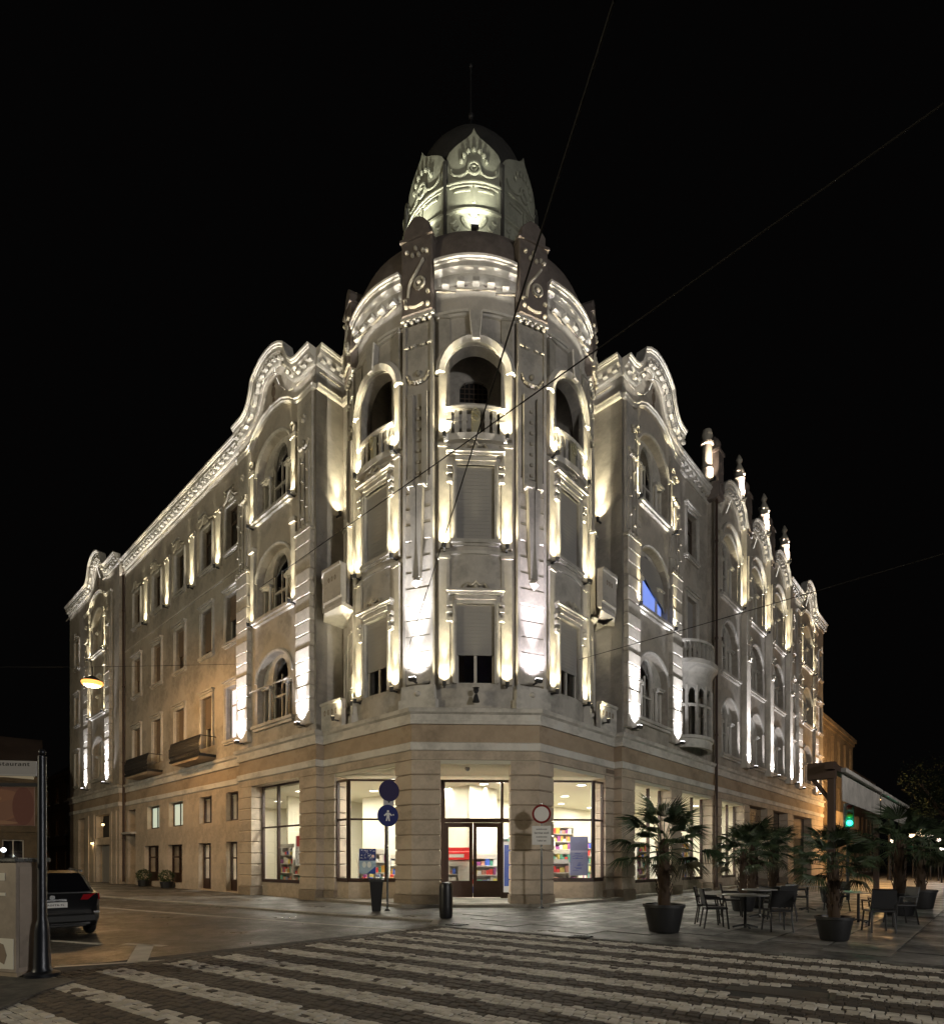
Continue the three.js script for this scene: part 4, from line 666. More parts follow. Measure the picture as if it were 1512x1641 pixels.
// ---------------------------------------------------------------- inside the shop
const W = (F, x, y, z) => { const p = F.P(x, y, z); return [p.x + KX, p.y, p.z + KZ]; };     // building axes to world
{
  const spots = [];
  for (const [F, xs, zs] of [[FR, [5.2, 8.2, 11.2, 14.2, 17.2, 20.4], [-1.6, -4.4, -6.6]], [FL, [-9.6, -12.2], [-1.4, -3.6]], [FL, [-17, -19.6], [-3]]]) for (const x of xs) for (const z of zs) spots.push([F, x, z]);
  spots.push([FC, -1.0, -6.0], [FC, 1.2, -6.2], [FC, -3.0, -5.6], [FC, 3.2, -6.4], [FC, 0.6, -8.2]);
  for (const [F, x, z] of spots) {
    const o = thing('ceiling_light', 'round white downlight in the shop ceiling', 'ceiling light', W(F, x, 4.755, z), 0, 'round downlights in the shop ceiling');
    part(o, 'ring', cache.dlRing ??= finish(new THREE.TorusGeometry(0.2, 0.025, 6, 20).rotateX(Math.PI / 2), 0.8), M.winFrame, null, 0, -0.02, 0);
    part(o, 'glowing_lens', cache.dlLens ??= cyl(0.19, 0.19, 0.015, 0, -0.03, 0, 20), G.shop);
    const a = new THREE.RectAreaLight(C.shop, 420, 0.36, 0.36); a.name = 'downlight'; a.position.set(0, -0.04, 0); o.add(a); a.up.set(1, 0, 0);
    o.updateWorldMatrix(true, false); a.lookAt(o.position.x, 0, o.position.z);
  }
  const goodsGeo = box(1, 1, 1), goodsMat = mat(1, 1, 1, 0.5), pal = [[0.7, 0.06, 0.05], [0.06, 0.12, 0.5], [0.75, 0.7, 0.6], [0.8, 0.8, 0.78], [0.65, 0.35, 0.06], [0.1, 0.35, 0.25], [0.3, 0.08, 0.25], [0.75, 0.6, 0.15], [0.25, 0.3, 0.45], [0.5, 0.25, 0.18]];
  const shelf = (F, x, z, w, h, label, turn = 0) => {
    const o = thing('display_shelf', label, 'shelf', W(F, x, 0.15, z), F.th + turn, 'stocked shelves inside the shop'), n = Math.max(3, Math.round(h / 0.38));
    part(o, 'cabinet', merge([bx(-w / 2, w / 2, 0, h, -0.25, -0.22), bx(-w / 2 - 0.03, -w / 2, 0, h, -0.25, 0.2), bx(w / 2, w / 2 + 0.03, 0, h, -0.25, 0.2), bx(-w / 2, w / 2, h, h + 0.18, -0.25, 0.1)]), M.curtain);
    for (let i = 0; i < n; i++) part(o, 'shelf_board', bx(-w / 2, w / 2, 0.06 + i * h / n, 0.09 + i * h / n, -0.219, 0.2), M.curtain);
    const list = [];
    for (let i = 0; i < n; i++) for (let q = -w / 2 + 0.04; q < w / 2 - 0.12;) { const bw = rr(0.07, 0.2), bh = rr(0.12, h / n - 0.08); list.push([q + bw / 2, 0.09 + i * h / n + bh / 2, rr(-0.02, 0.04), bw, bh]); q += bw + rr(0.005, 0.03); }
    const im = new THREE.InstancedMesh(goodsGeo, goodsMat, list.length), m4 = new THREE.Matrix4(); im.name = 'goods'; im.userData.kind = 'stuff';
    list.forEach(([a, b, c, bw, bh], i) => { im.setMatrixAt(i, m4.makeScale(bw, bh, 0.2).setPosition(a, b, c)); im.setColorAt(i, col(...pal[(rnd() * pal.length) | 0])); });
    o.add(im);
  };
  shelf(FR, 7.6, -2.3, 2.3, 1.7, 'shop shelf behind the show window right of the entrance'); shelf(FR, 10.8, -1.4, 2.2, 1.5, 'shop shelf behind the window left of the big palm');
  shelf(FR, 11.0, -4.6, 2.6, 2.3, 'tall shop shelf at the back behind the big palm'); shelf(FR, 15.4, -1.3, 2.4, 2.2, 'shop shelf in the window right of the big palm'); shelf(FR, 15.0, -5, 3, 2.4, 'back wall shelf far to the right inside the shop');
  shelf(FR, 20.4, -2.2, 2.0, 0.9, 'low shop shelf in the window behind the second palm'); shelf(FC, 2.6, -8.6, 2.4, 2.4, 'shelf of bright goods seen beside the right door jamb'); shelf(FC, 0.7, -6.9, 1.3, 1.5, 'magazine shelf seen through the right door leaf');
  shelf(FL, -7.6, -3.2, 1.2, 1.5, 'small goods shelf behind the left show window'); shelf(FL, -11.0, -2.2, 2.2, 1.7, 'goods shelf behind the far left show window'); shelf(FL, -19.0, -2.6, 2.0, 2.0, 'goods shelf behind the narrow street windows');
  shelf(FC, -2.1, -6.2, 1.3, 1.6, 'goods shelf standing just left of the entrance door'); shelf(FC, 3.0, -5.75, 1.7, 1.3, 'low goods shelf under the right show window'); shelf(FR, 14.8, -0.75, 1.6, 1.4, 'low goods shelf hard against the window right of the big palm'); shelf(FL, -10.6, -0.9, 1.9, 1.5, 'low goods shelf hard against the far left show window');
  shelf(FR, 12.0, -0.9, 1.2, 2.1, 'goods shelf at the far end of the window left of the big palm'); shelf(FR, 16.9, -0.9, 1.1, 2.3, 'goods shelf at the far end of the window right of the big palm'); shelf(FL, -12.4, -1.0, 1.2, 2.0, 'goods shelf at the far end of the far left show window'); shelf(FC, -0.95, -5.9, 0.9, 1.2, 'small white goods shelf under the red newsstand'); shelf(FC, -3.9, -6.6, 1.2, 1.7, 'goods shelf behind the blue and white poster');
  shelf(FC, 3.6, -10.6, 3.0, 3.0, 'tallest shelf at the very back of the shop');
  // red newsstand and paper rack behind the door
  const k = thing('news_stand', 'red newsstand with a white panel behind the left door leaf', 'stand', W(FC, -0.55, 0.15, -6.5), FC.th);
  part(k, 'canopy', merge([cbox(1.1, 0.34, 0.5, 0.02).clone().translate(0, 1.62, 0), bx(-0.45, 0.55, 1.8, 1.95, -0.2, 0.2)]), mat(0.65, 0.03, 0.03, 0.4)); part(k, 'name_panel', bx(-0.32, 0.28, 1.55, 1.68, 0.251, 0.258), M.curtain);
  part(k, 'rack', merge([bx(-0.5, 0.5, 0.02, 1.45, -0.22, -0.18), bx(-0.5, 0.5, 0.1, 0.5, 0.0, 0.04), bx(-0.5, 0.5, 0.6, 1.0, -0.06, -0.02), bx(-0.5, 0.5, 1.08, 1.42, -0.12, -0.08)]), M.curtain);
  for (let i = 0; i < 4; i++) part(k, 'newspaper', box(0.22, 0.3, 0.02), M.winFrame, null, -0.36 + i * 0.24, 0.82, 0.0);
  const post = (w, h, fn, label, F, x, y, z) => {
    const c = document.createElement('canvas'); c.width = 256; c.height = Math.round(256 * h / w); fn(c.getContext('2d'), c.width, c.height); const t = new THREE.CanvasTexture(c); t.colorSpace = THREE.SRGBColorSpace;
    const g = new THREE.BoxGeometry(w, h, 0.012); const m = new THREE.Mesh(g, mat(1, 1, 1, 0.5, { map: t })); m.name = numbered('poster'); m.position.set(...W(F, x, y, z)); m.rotation.y = F.th; m.userData = { label, category: 'poster' }; m.castShadow = m.receiveShadow = true; scene.add(m); return m;
  };
  post(0.62, 0.95, (c, w, h) => { c.fillStyle = '#2b3a80'; c.fillRect(0, 0, w, h); c.fillStyle = '#dfe4f2'; for (let i = 0; i < 40; i++) c.fillRect(rr(0.05, 0.85) * w, rr(0.02, 0.42) * h, rr(6, 34), rr(3, 12)); c.fillStyle = '#a9c4dd'; c.fillRect(0, h * 0.48, w, h * 0.52); c.fillStyle = '#eef6fb'; c.beginPath(); c.ellipse(w * 0.3, h * 0.64, w * 0.12, h * 0.12, 0, 0, 7); c.ellipse(w * 0.6, h * 0.64, w * 0.13, h * 0.12, 0, 0, 7); c.fill(); c.fillStyle = '#2c4fb0'; c.beginPath(); c.moveTo(w, h * 0.7); c.lineTo(w, h); c.lineTo(w * 0.45, h); c.fill(); c.fillStyle = '#f6d5d5'; c.beginPath(); c.arc(w * 0.82, h * 0.3, w * 0.09, 0, 7); c.fill(); }, 'blue and white poster standing in the left show window', FC, -3.95, 1.55, -5.05);
  post(0.7, 1.5, (c, w, h) => { c.fillStyle = '#8b8fb6'; c.fillRect(0, 0, w, h); c.fillStyle = '#5c66a8'; for (let i = 0; i < 14; i++) c.fillRect(rr(0.05, 0.5) * w, rr(0.4, 0.9) * h, rr(30, 110), rr(6, 16)); c.fillStyle = '#b5b4cf'; c.fillRect(0, h * 0.36, w, h * 0.05); }, 'pale violet poster in the right show window', FC, 4.12, 1.75, -5.05);
  post(0.55, 2.0, (c, w, h) => { c.fillStyle = '#e9eef5'; c.fillRect(0, 0, w, h); c.fillStyle = '#2f55b8'; c.fillRect(w * 0.08, h * 0.06, w * 0.5, h * 0.8); }, 'tall white and blue banner beside the right door leaf', FC, 1.5, 1.3, -5.4);
  post(0.9, 1.3, (c, w, h) => { c.fillStyle = '#d9d9d9'; c.fillRect(0, 0, w, h); c.fillStyle = '#b31f25'; c.fillRect(w * 0.1, 0, w * 0.5, h * 0.35); c.fillStyle = '#7d8692'; for (let i = 0; i < 60; i++) c.fillRect(rr(0, 0.9) * w, rr(0.35, 0.95) * h, rr(4, 30), rr(4, 16)); }, 'red and grey poster in the far left show window', FL, -11.0, 2.0, -0.75);
  // goods spread on the window ledges
  const led = thing('window_display', 'white display table with small goods in the left show window', 'display', W(FC, -3.6, 0.15, -5.6), FC.th); part(led, 'table', merge([bx(-0.7, 0.9, 0.6, 0.66, -0.3, 0.4), bx(-0.65, -0.6, 0, 0.6, -0.2, -0.15), bx(0.8, 0.85, 0, 0.6, -0.2, -0.15), bx(-0.65, -0.6, 0, 0.6, 0.3, 0.35), bx(0.8, 0.85, 0, 0.6, 0.3, 0.35)]), M.curtain);
  for (let i = 0; i < 12; i++) part(led, 'goods_box', cbox(0.14, 0.12, 0.12, 0.01), mat(...pal[i % pal.length], 0.5), null, -0.55 + (i % 6) * 0.26, 0.72 + (i > 5 ? 0.1 : 0), 0.1 - (i > 5 ? 0.3 : 0));
}
// fascia lettering of the dark shop further along the right front
{
  const c = document.createElement('canvas'); c.width = 512; c.height = 200; const x = c.getContext('2d'); x.fillStyle = '#a58c6c'; x.fillRect(0, 0, 512, 200); x.fillStyle = '#3a2418'; x.font = 'bold 120px serif'; x.fillText('Buffalo', 24, 130);
  const t = new THREE.CanvasTexture(c); t.colorSpace = THREE.SRGBColorSpace;
  const m = new THREE.Mesh(new THREE.BoxGeometry(3.2, 1.2, 0.02), mat(1, 1, 1, 0.7, { map: t })); m.name = 'shop_sign'; m.position.copy(FR.P(25.4, 4.2, 0.0)); m.rotation.y = FR.th; m.userData.label = 'pale sign board with dark lettering'; B.add(m);
}
// ---------------------------------------------------------------- ground, crossing, pavements
structure('road', box(400, 0.2, 400, 0, -0.1, 0), M.asphalt);
const wx = 0.823, wz = 0.567, o0 = [-0.74, -13.1];            // direction of the crossing's bars, first bar's left end
const X = (p, t) => [o0[0] + wx * t - wz * p, o0[1] + wz * t + wx * p];
{ // sett-paved crossing with painted bars
  const base = structure('crossing', prism([X(-0.34, -0.4), X(-0.34, 15), X(10, 12), X(10, -2.2)], -0.02, 0.004), M.joint);
  const sett = [cbox(0.116, 0.06, 0.09, 0.009), cbox(0.106, 0.06, 0.091, 0.011), cbox(0.12, 0.06, 0.087, 0.01)];
  const near = [], rest = [], rowH = 0.096;
  const white = [mat(0.6, 0.575, 0.53, 0.65, { map: T.stone }), mat(0.5, 0.475, 0.43, 0.7, { map: T.stone }), mat(0.68, 0.655, 0.61, 0.65, { map: T.stone })], dark = [mat(0.08, 0.066, 0.055, 0.7, { map: T.stone }), mat(0.1, 0.082, 0.067, 0.7, { map: T.stone }), mat(0.065, 0.055, 0.047, 0.65, { map: T.stone })];
  for (let r = 0; r < 103; r++) {
    const p = -0.3 + r * rowH, k = Math.round(p / 0.82), inBar = Math.abs(p - k * 0.82) < 0.19 && k >= 0;
    for (let t = -0.3 - 0.12 * p + rr(0, 0.1); t < 13; t += 0.123) {
      const [x, z] = X(p + rr(-0.006, 0.006), t), D = -z; if (D < 4.6) continue;
      const px = 756 + 921 * x / D; if (px > 1570 || px < -60) continue;
      const worn = rnd(); let c = inBar && t > -0.02 - 0.12 * p ? (worn < 0.05 ? dark : white) : dark;
      if (x > 2.95 && x < 4.25 && z > -7.1 && z < -6.5) continue;
      (inBar ? near : rest).push({ x, z, D, m: c[(rnd() * 3) | 0], v: (rnd() * 3) | 0, c: c === white, y: rr(-0.012, 0.006), a: Math.atan2(-wz, wx) + rr(-0.04, 0.04) });
    }
  }
  near.sort((a, b) => a.D - b.D); rest.sort((a, b) => a.D - b.D);
  for (const s of [...near.splice(0, 200), ...rest.splice(0, 95)]) { const m = part(base, 'sett', sett[s.v], s.m, null, s.x, s.y - 0.012, s.z); m.rotation.set(rr(-0.03, 0.03), s.a, rr(-0.03, 0.03)); }
  const all = [...near, ...rest], im = new THREE.InstancedMesh(sett[0], mat(1, 1, 1, 0.73, { map: T.stone }), all.length), M4 = new THREE.Matrix4(), e = new THREE.Euler(), qn = new THREE.Quaternion();
  im.name = 'setts'; im.userData.kind = 'stuff'; im.castShadow = im.receiveShadow = true;
  all.forEach((s, i) => { M4.compose(V(s.x, s.y - 0.012, s.z), qn.setFromEuler(e.set(rr(-0.03, 0.03), s.a, rr(-0.03, 0.03))), V(rr(0.92, 1.06), 1, rr(0.94, 1.04))); im.setMatrixAt(i, M4); im.setColorAt(i, s.m.color); });
  base.add(im);
  // access cover let into the setts
  const cv = single('access_cover', merge([box(1.05, 0.03, 0.44, 0, -0.005, 0)]), mat(0.1, 0.09, 0.08, 0.6, { map: T.stone, metalness: 0.4 }), 'rectangular grey access cover let into the paved crossing', 'cover', [3.6, 0.004, -6.8], Math.atan2(-wz, wx));
  cv.geometry = merge([box(1.05, 0.03, 0.44, 0, -0.005, 0), box(0.06, 0.03, 0.5, 0.56, 0.002, 0)]);
}
{ // pavement round the corner: base, kerb stones, slabs
  const P0 = [[-46, -46.2], [-15.8, -24.6], [-3.8, -16.25], [-0.9, -14.62], [-0.9, -13.6], [2.0, -11.6], [7.2, -8.0], [16, -1.9], [70, -1.9], [70, -75], [40, -75], [6, -22], [-6, -22], [-40, -60]];
  const base = structure('pavement', prism(P0, -0.05, 0.034), M.slab[0]);
  const kline = [[-46, -46.2], [-15.8, -24.6], [-3.8, -16.25], [-0.9, -14.62], [-0.9, -13.6], [2.0, -11.6], [7.2, -8.0], [13, -4]];
  for (let i = 0; i + 1 < kline.length; i++) { const a = kline[i], b = kline[i + 1], L = Math.hypot(b[0] - a[0], b[1] - a[1]), n = Math.max(1, Math.round(L / 1.2)), th = Math.atan2(-(b[1] - a[1]), b[0] - a[0]), g = cbox(L / n - 0.012, 0.2, 0.2, 0.02);
    for (let k = 0; k < n; k++) { const u = (k + 0.5) / n, m = part(base, 'kerb_stone', g, i > 3 ? M.slab[1] : M.kerb, null, a[0] + (b[0] - a[0]) * u, i > 3 ? -0.062 : -0.04, a[1] + (b[1] - a[1]) * u); m.rotation.y = th; } }
  // slabs laid along the right-hand front
  const Fw = new Frame(KX, KZ, R(47.5)), inside = (x, z) => { let c = false; for (let i = 0, j = P0.length - 1; i < P0.length; j = i++) { const [xi, zi] = P0[i], [xj, zj] = P0[j]; if ((zi > z) !== (zj > z) && x < (xj - xi) * (z - zi) / (zj - zi) + xi) c = !c; } return c; };
  const sg = [cbox(1.49, 0.05, 0.99, 0.008), cbox(1.49, 0.05, 0.986, 0.01)], list = [];
  for (let i = -12; i < 22; i++) for (let j = 0; j < 18; j++) { const p = Fw.P(i * 1.5 + (j % 2) * 0.75, 0, 0.5 + j * 1.0), D = -p.z, px = 756 + 921 * p.x / Math.max(1, D); if (D < 6 || D > 30 || px > 1700 || px < 200) continue; const r = 0.92; if (![[-r, -r], [r, -r], [r, r], [-r, r], [0, -r], [0, r], [r, 0], [-r, 0]].every(([u, v]) => inside(p.x + u * 0.95, p.z + v * 0.95))) continue; list.push([D, p]); }
  list.sort((a, b) => a[0] - b[0]);
  for (const [, p] of list.slice(0, 298)) { const m = part(base, 'paving_slab', sg[(rnd() * 2) | 0], M.slab[(rnd() * 3) | 0], null, p.x, 0.022 + rr(-0.002, 0.002), p.z); m.rotation.y = Fw.th; }
  // step in front of the arcade
  const st = [PL(8.1, -0.42), PL(3.0, -0.42), PR(3.0, -0.42), PR(8.0, -0.42), PR(8.0, 0.06), PR(2.95, 0.06), PL(2.95, 0.06), PL(8.1, 0.06)];
  part(B, 'porch_step', prism(st, -0.02, 0.14, 0.012), M.kerb);
  // drain covers
  for (const [x, z, w, l] of [[-0.35, -13.55, 0.45, 'dark drain grate beside the black bollard'], [2.15, -11.4, 0.4, 'dark drain grate left of the big potted palm']]) single('drain_grate', merge([...[-2, -1, 0, 1, 2].map((q) => box(0.03, 0.02, 0.3, q * 0.07, 0, 0)), box(w, 0.018, 0.03, 0, 0, 0.15), box(w, 0.018, 0.03, 0, 0, -0.15)]), M.iron, l, 'drain', [x, 0.052, z], -0.6);
  const paint = (a, b, w, nm) => { const L = Math.hypot(b[0] - a[0], b[1] - a[1]); const m = structure(nm, box(L, 0.004, w), M.paint, (a[0] + b[0]) / 2, 0.004, (a[1] + b[1]) / 2); m.rotation.y = Math.atan2(-(b[1] - a[1]), b[0] - a[0]); };
  paint([-14.5, -20.4], [-1.5, -12.85], 0.13, 'road_marking_line'); paint([-6.04, -10.65], [-5.1, -8.75], 0.28, 'road_marking_bar'); paint([-6.5, -10.75], [-5.6, -10.5], 0.16, 'road_marking_tick'); paint([-8.2, -11.2], [-6.9, -10.7], 0.12, 'parking_bay_line'); paint([-6.1, -8.4], [-4.7, -9.0], 0.1, 'road_marking_edge');
  structure('near_pavement', prism([[-30, -9.2], [-7.6, -8.3], [-5.05, -7.35], [-5.0, -6.6], [-4.2, -3], [-4, 6], [-30, 6]], -0.05, 0.035, 0.008), mat(0.14, 0.13, 0.12, 0.85, { map: T.asphalt, bumpMap: T.asphaltBump, bumpScale: 0.004 }));
}
// ---------------------------------------------------------------- street lighting
function streetLamp(x, z, h, c, I, label, arm) {
  const o = thing('street_lamp', label, 'street lamp', [x, 0, z]);
  part(o, 'pole', merge([cyl(0.1, 0.06, h, 0, 0, 0, 10), bar([0, h, 0], [arm[0], h + 0.25, arm[1]], 0.04), cyl(0.18, 0.12, 0.5, 0, 0, 0, 10)]), M.iron);
  part(o, 'lamp_head', cbox(0.7, 0.14, 0.3, 0.04), M.zinc, null, arm[0], h + 0.28, arm[1]);
  part(o, 'glowing_lens', box(0.6, 0.02, 0.24), glow(c.r, c.g, c.b, 5), null, arm[0], h + 0.195, arm[1]);
  const s = new THREE.PointLight(c, I); s.position.set(arm[0], h + 0.05, arm[1]); s.shadow.radius = 60; s.castShadow = true; o.add(s);
}
streetLamp(21, 11, 9, col(1, 0.96, 0.9), 860, 'street lamp behind the viewer on the right', [-0.8, -0.8]);
streetLamp(-26, -1, 8.5, col(1, 0.87, 0.6), 560, 'street lamp behind the viewer on the left', [0.8, -0.8]);
streetLamp(33.8, -46.6, 6.3, C.sodium, 170, 'orange street lamp hidden behind the white awning', [-0.6, 0.3]);
{ // sodium lantern hung on a wire over the left street
  const o = thing('hanging_street_lamp', 'orange glowing lantern hung over the left street', 'street lamp', [-16.5, 9.3, -25]);
  part(o, 'housing', merge([cyl(0.44, 0.12, 0.22, 0, 0.06, 0, 16), bar([0, 0.2, 0], [0, 0.7, 0], 0.02)]), M.iron); part(o, 'glowing_bowl', finish(new THREE.SphereGeometry(0.42, 20, 12).scale(1, 0.42, 1).translate(0, 0.0, 0), 0.9), G.sodium);
  const s = new THREE.PointLight(C.sodium, 75); s.position.set(0, -0.27, 0); s.shadow.radius = 6; s.castShadow = true; o.add(s);
}
const wire = (pts, r, label) => single('overhead_wire', tube(pts, r, 30, 5), M.cable, label, 'wire');
wire([[0.99, 7.54, -4], [-0.55, 8.1, -11.6], [-2.13, 8.62, -19.15]], 0.011, 'steep dark wire running down across the tower front');
wire([[4.92, 9.46, -6], [-2.2, 11.4, -15.5], [-9.15, 13.5, -25]], 0.012, 'long dark wire crossing the facade up to the right');
wire([[8.2, 6.9, -10], [5.9, 7.7, -15], [3.75, 8.6, -20.1]], 0.009, 'thin wire rising from the tower to the right edge');
wire([[-38, 14.5, -38], [-16.5, 10.0, -25], [-9.8, 10.2, -25.2]], 0.008, 'thin wire that carries the orange lantern');
// ---------------------------------------------------------------- signs, bollard, bin
const discPrint = (fn, n = 256) => { const c = document.createElement('canvas'); c.width = c.height = n; fn(c.getContext('2d'), n); const t = new THREE.CanvasTexture(c); t.colorSpace = THREE.SRGBColorSpace; return t; };
function printFace(parent, name, w, h, m, x, y, z) { const g = new THREE.PlaneGeometry(w, h); return part(parent, name, g, m, null, x, y, z); }
{
  const o = thing('no_vehicles_sign', 'round white sign with red rim above a white text plate on a post', 'road sign', [2.21, 0.05, -18.3], R(-5));
  part(o, 'post', merge([cyl(0.03, 0.03, 3.35), cyl(0.09, 0.06, 0.06)]), M.zinc);
  part(o, 'red_rim', disc(0.3, 0.016, 0, 3.0, 0.045, 36), mat(0.2, 0.015, 0.015, 0.5, { specularIntensity: 0.4 })); part(o, 'white_face', disc(0.235, 0.008, 0, 3.0, 0.056, 36), mat(0.75, 0.73, 0.7, 0.45));
  part(o, 'text_plate', cbox(0.6, 0.6, 0.016, 0.004), mat(0.75, 0.74, 0.72, 0.5), null, 0, 2.32, 0.045);
  const t = discPrint((c, n) => { c.fillStyle = '#e0dedb'; c.fillRect(0, 0, n, n); c.fillStyle = '#22201e'; c.textAlign = 'center'; c.font = 'bold 26px sans-serif'; c.fillText('snabdevanje', n / 2, 48); c.font = 'bold 36px sans-serif'; c.fillText('Servisa vozil', n / 2, 106); c.font = 'bold 26px sans-serif'; c.fillText('snabdevanje', n / 2, 160); c.font = 'bold 34px sans-serif'; c.fillText('Taksi vo', n / 2, 218); });
  printFace(o, 'lettering', 0.56, 0.56, mat(1, 1, 1, 0.5, { map: t }), 0, 2.32, 0.056);
}
{
  const o = thing('pedestrian_sign', 'round blue pedestrian sign on a grey post by the left shop window', 'road sign', [-2.55, 0.05, -17.35], R(28));
  part(o, 'post', merge([cyl(0.03, 0.03, 3.85), cyl(0.09, 0.06, 0.06)]), M.zinc);
  const blue = mat(0.008, 0.016, 0.15, 0.5, { specularIntensity: 0.4 }), w = mat(0.75, 0.75, 0.75, 0.5);
  part(o, 'blue_disc', disc(0.33, 0.016, 0, 2.87, 0.045, 36), blue);
  part(o, 'walker_pictogram', merge([disc(0.035, 0.006, 0, 3.0, 0.056, 14), plate([[-0.05, 0.05], [0.05, 0.05], [0.13, -0.02], [0.11, -0.05], [0.05, -0.01], [0.045, -0.1], [0.06, -0.2], [0.02, -0.2], [0, -0.1], [-0.03, -0.2], [-0.07, -0.2], [-0.045, -0.08], [-0.05, -0.01], [-0.1, -0.06], [-0.13, -0.03]], [], 0.006).translate(0, 2.91, 0.059), disc(0.025, 0.006, 0.17, 2.9, 0.056, 10)]), w);
  part(o, 'upper_disc', disc(0.32, 0.016, 0.04, 3.62, 0.045, 36), mat(0.016, 0.008, 0.07, 0.5, { specularIntensity: 0.4 })); part(o, 'small_plate', cbox(0.34, 0.22, 0.014, 0.003), mat(0.5, 0.48, 0.5, 0.5), null, 0.02, 3.29, 0.045); part(o, 'plate_mark', disc(0.035, 0.004, 0.03, 3.29, 0.055, 12), M.fixture);
}
single('bollard', lathe([[0, 0], [0.15, 0], [0.17, 0.04], [0.18, 0.3], [0.18, 0.78], [0.165, 0.9], [0.15, 0.93], [0.09, 0.95], [0, 0.95]], 20), mat(0.012, 0.012, 0.013, 0.4), 'thick black rounded bollard at the pavement edge before the entrance', 'bollard', [-0.69, 0.05, -15.19]);
{
  const o = thing('litter_bin', 'black tapered litter bin beside the blue sign post', 'bin', [-2.9, 0.05, -17.45], R(10));
  part(o, 'body', rings([[0.13, 0], [0.2, 0.88]].map(([r, y]) => [V(-r, y, -r), V(r, y, -r), V(r, y, r), V(-r, y, r)]), true, 0.2), mat(0.015, 0.015, 0.016, 0.45)); part(o, 'rim', merge([bx(-0.23, 0.23, 0.88, 0.95, 0.17, 0.23), bx(-0.23, 0.23, 0.88, 0.95, -0.23, -0.17), bx(-0.23, -0.17, 0.88, 0.95, -0.17, 0.17), bx(0.17, 0.23, 0.88, 0.95, -0.17, 0.17)]), M.fixture);
}
// ---------------------------------------------------------------- left foreground: banner post, cabinet, car
{
  const o = thing('banner_stand', 'dark post carrying a restaurant board and a tan banner at the left edge', 'banner stand', [-5.67, 0.035, -7.59], R(8));
  part(o, 'post', merge([lathe([[0.0, 0], [0.2, 0], [0.2, 0.04], [0.12, 0.07], [0.1, 0.12], [0.085, 0.6], [0.07, 0.7], [0.055, 0.75], [0.05, 2.9], [0, 2.9]], 14), ball(0.045, 0, 2.95, 0)]), mat(0.02, 0.022, 0.028, 0.35, { metalness: 0.5 }));
  const t = discPrint((c, n) => { c.fillStyle = '#a19d98'; c.fillRect(0, 0, n, n); c.fillStyle = '#1c1715'; c.font = 'bold 64px sans-serif'; c.save(); c.scale(1, 3.2); c.textAlign = 'right'; c.scale(0.5, 1); c.fillText('Restaurant', (n - 22) / 0.5, 60); c.restore(); }, 512);
  part(o, 'sign_board', cbox(1.5, 0.2, 0.05, 0.006), mat(0.45, 0.43, 0.4, 0.6), null, -0.8, 2.73, 0); printFace(o, 'lettering', 1.46, 0.17, mat(1, 1, 1, 0.6, { map: t }), -0.8, 2.74, 0.027);
  part(o, 'canvas_hem', fsweep([[-1.5, 2.61], [-0.9, 2.6], [-0.45, 2.615], [-0.1, 2.59]], [[0, 0], [0.05, 0], [0.05, 0.02], [0, 0.02]]), mat(0.7, 0.6, 0.42, 0.8)); part(o, 'top_rail', bx(-1.5, -0.04, 2.5, 2.54, -0.02, 0.02), M.iron);
  const t2 = discPrint((c, n) => { c.fillStyle = '#835a48'; c.fillRect(0, 0, n, n); for (const [x, y, a, b, q, f] of [[0.62, 0.5, 0.3, 0.45, 0.2, '#96694f'], [0.5, 0.3, 0.2, 0.14, 0, '#a97d58'], [0.72, 0.62, 0.12, 0.3, 0.3, '#8f6650'], [0.4, 0.78, 0.24, 0.2, -0.3, '#6e4636'], [0.9, 0.5, 0.1, 0.5, 0, '#75493c'], [0.55, 0.92, 0.3, 0.06, 0.05, '#a27a5c']]) { c.fillStyle = f; c.beginPath(); c.ellipse(x * n, y * n, a * n, b * n, q, 0, 7); c.fill(); } }, 256);
  part(o, 'banner', bx(-1.4, -0.09, 1.98, 2.49, -0.008, 0.0), mat(0.3, 0.2, 0.15, 0.8)); printFace(o, 'banner_print', 1.3, 0.5, mat(0.9, 0.9, 0.9, 0.8, { map: t2 }), -0.745, 2.235, 0.004);
}
{
  const o = thing('utility_cabinet', 'grey metal utility cabinet with stickers behind the dark post', 'cabinet', [-6.1, 0.035, -7.75], R(-18));
  const mm = mat(0.32, 0.28, 0.25, 0.6, { map: T.stone, metalness: 0.2 });
  part(o, 'body', cbox(0.5, 1.46, 0.4, 0.012).clone().translate(0, 0.78, 0), mm); part(o, 'roof', cbox(0.56, 0.06, 0.46, 0.015).clone().translate(0, 1.53, 0), M.zinc); part(o, 'plinth', bx(-0.24, 0.24, 0, 0.06, -0.19, 0.19), M.plinth);
  part(o, 'door_panel', bx(0.25, 0.262, 0.12, 1.44, -0.17, 0.17), mm); part(o, 'handle', bx(0.262, 0.285, 0.75, 0.95, -0.13, -0.1), M.iron);
  part(o, 'sticker', bx(-0.2, 0.2, 0.1, 0.5, 0.201, 0.207), M.curtain); part(o, 'sticker', merge([bx(-0.16, 0.04, 1.26, 1.36, 0.201, 0.206), bx(-0.16, -0.08, 1.1, 1.26, 0.201, 0.206), bx(-0.16, 0.05, 1.06, 1.1, 0.201, 0.206)]), M.curtain); part(o, 'sticker_smudge', plate([[-0.07, 0.2], [0.03, 0.16], [0.08, 0.28], [0.02, 0.42], [-0.05, 0.44], [-0.09, 0.32]], [], 0.003), M.blindDark, null, 0, 0, 0.211);
}
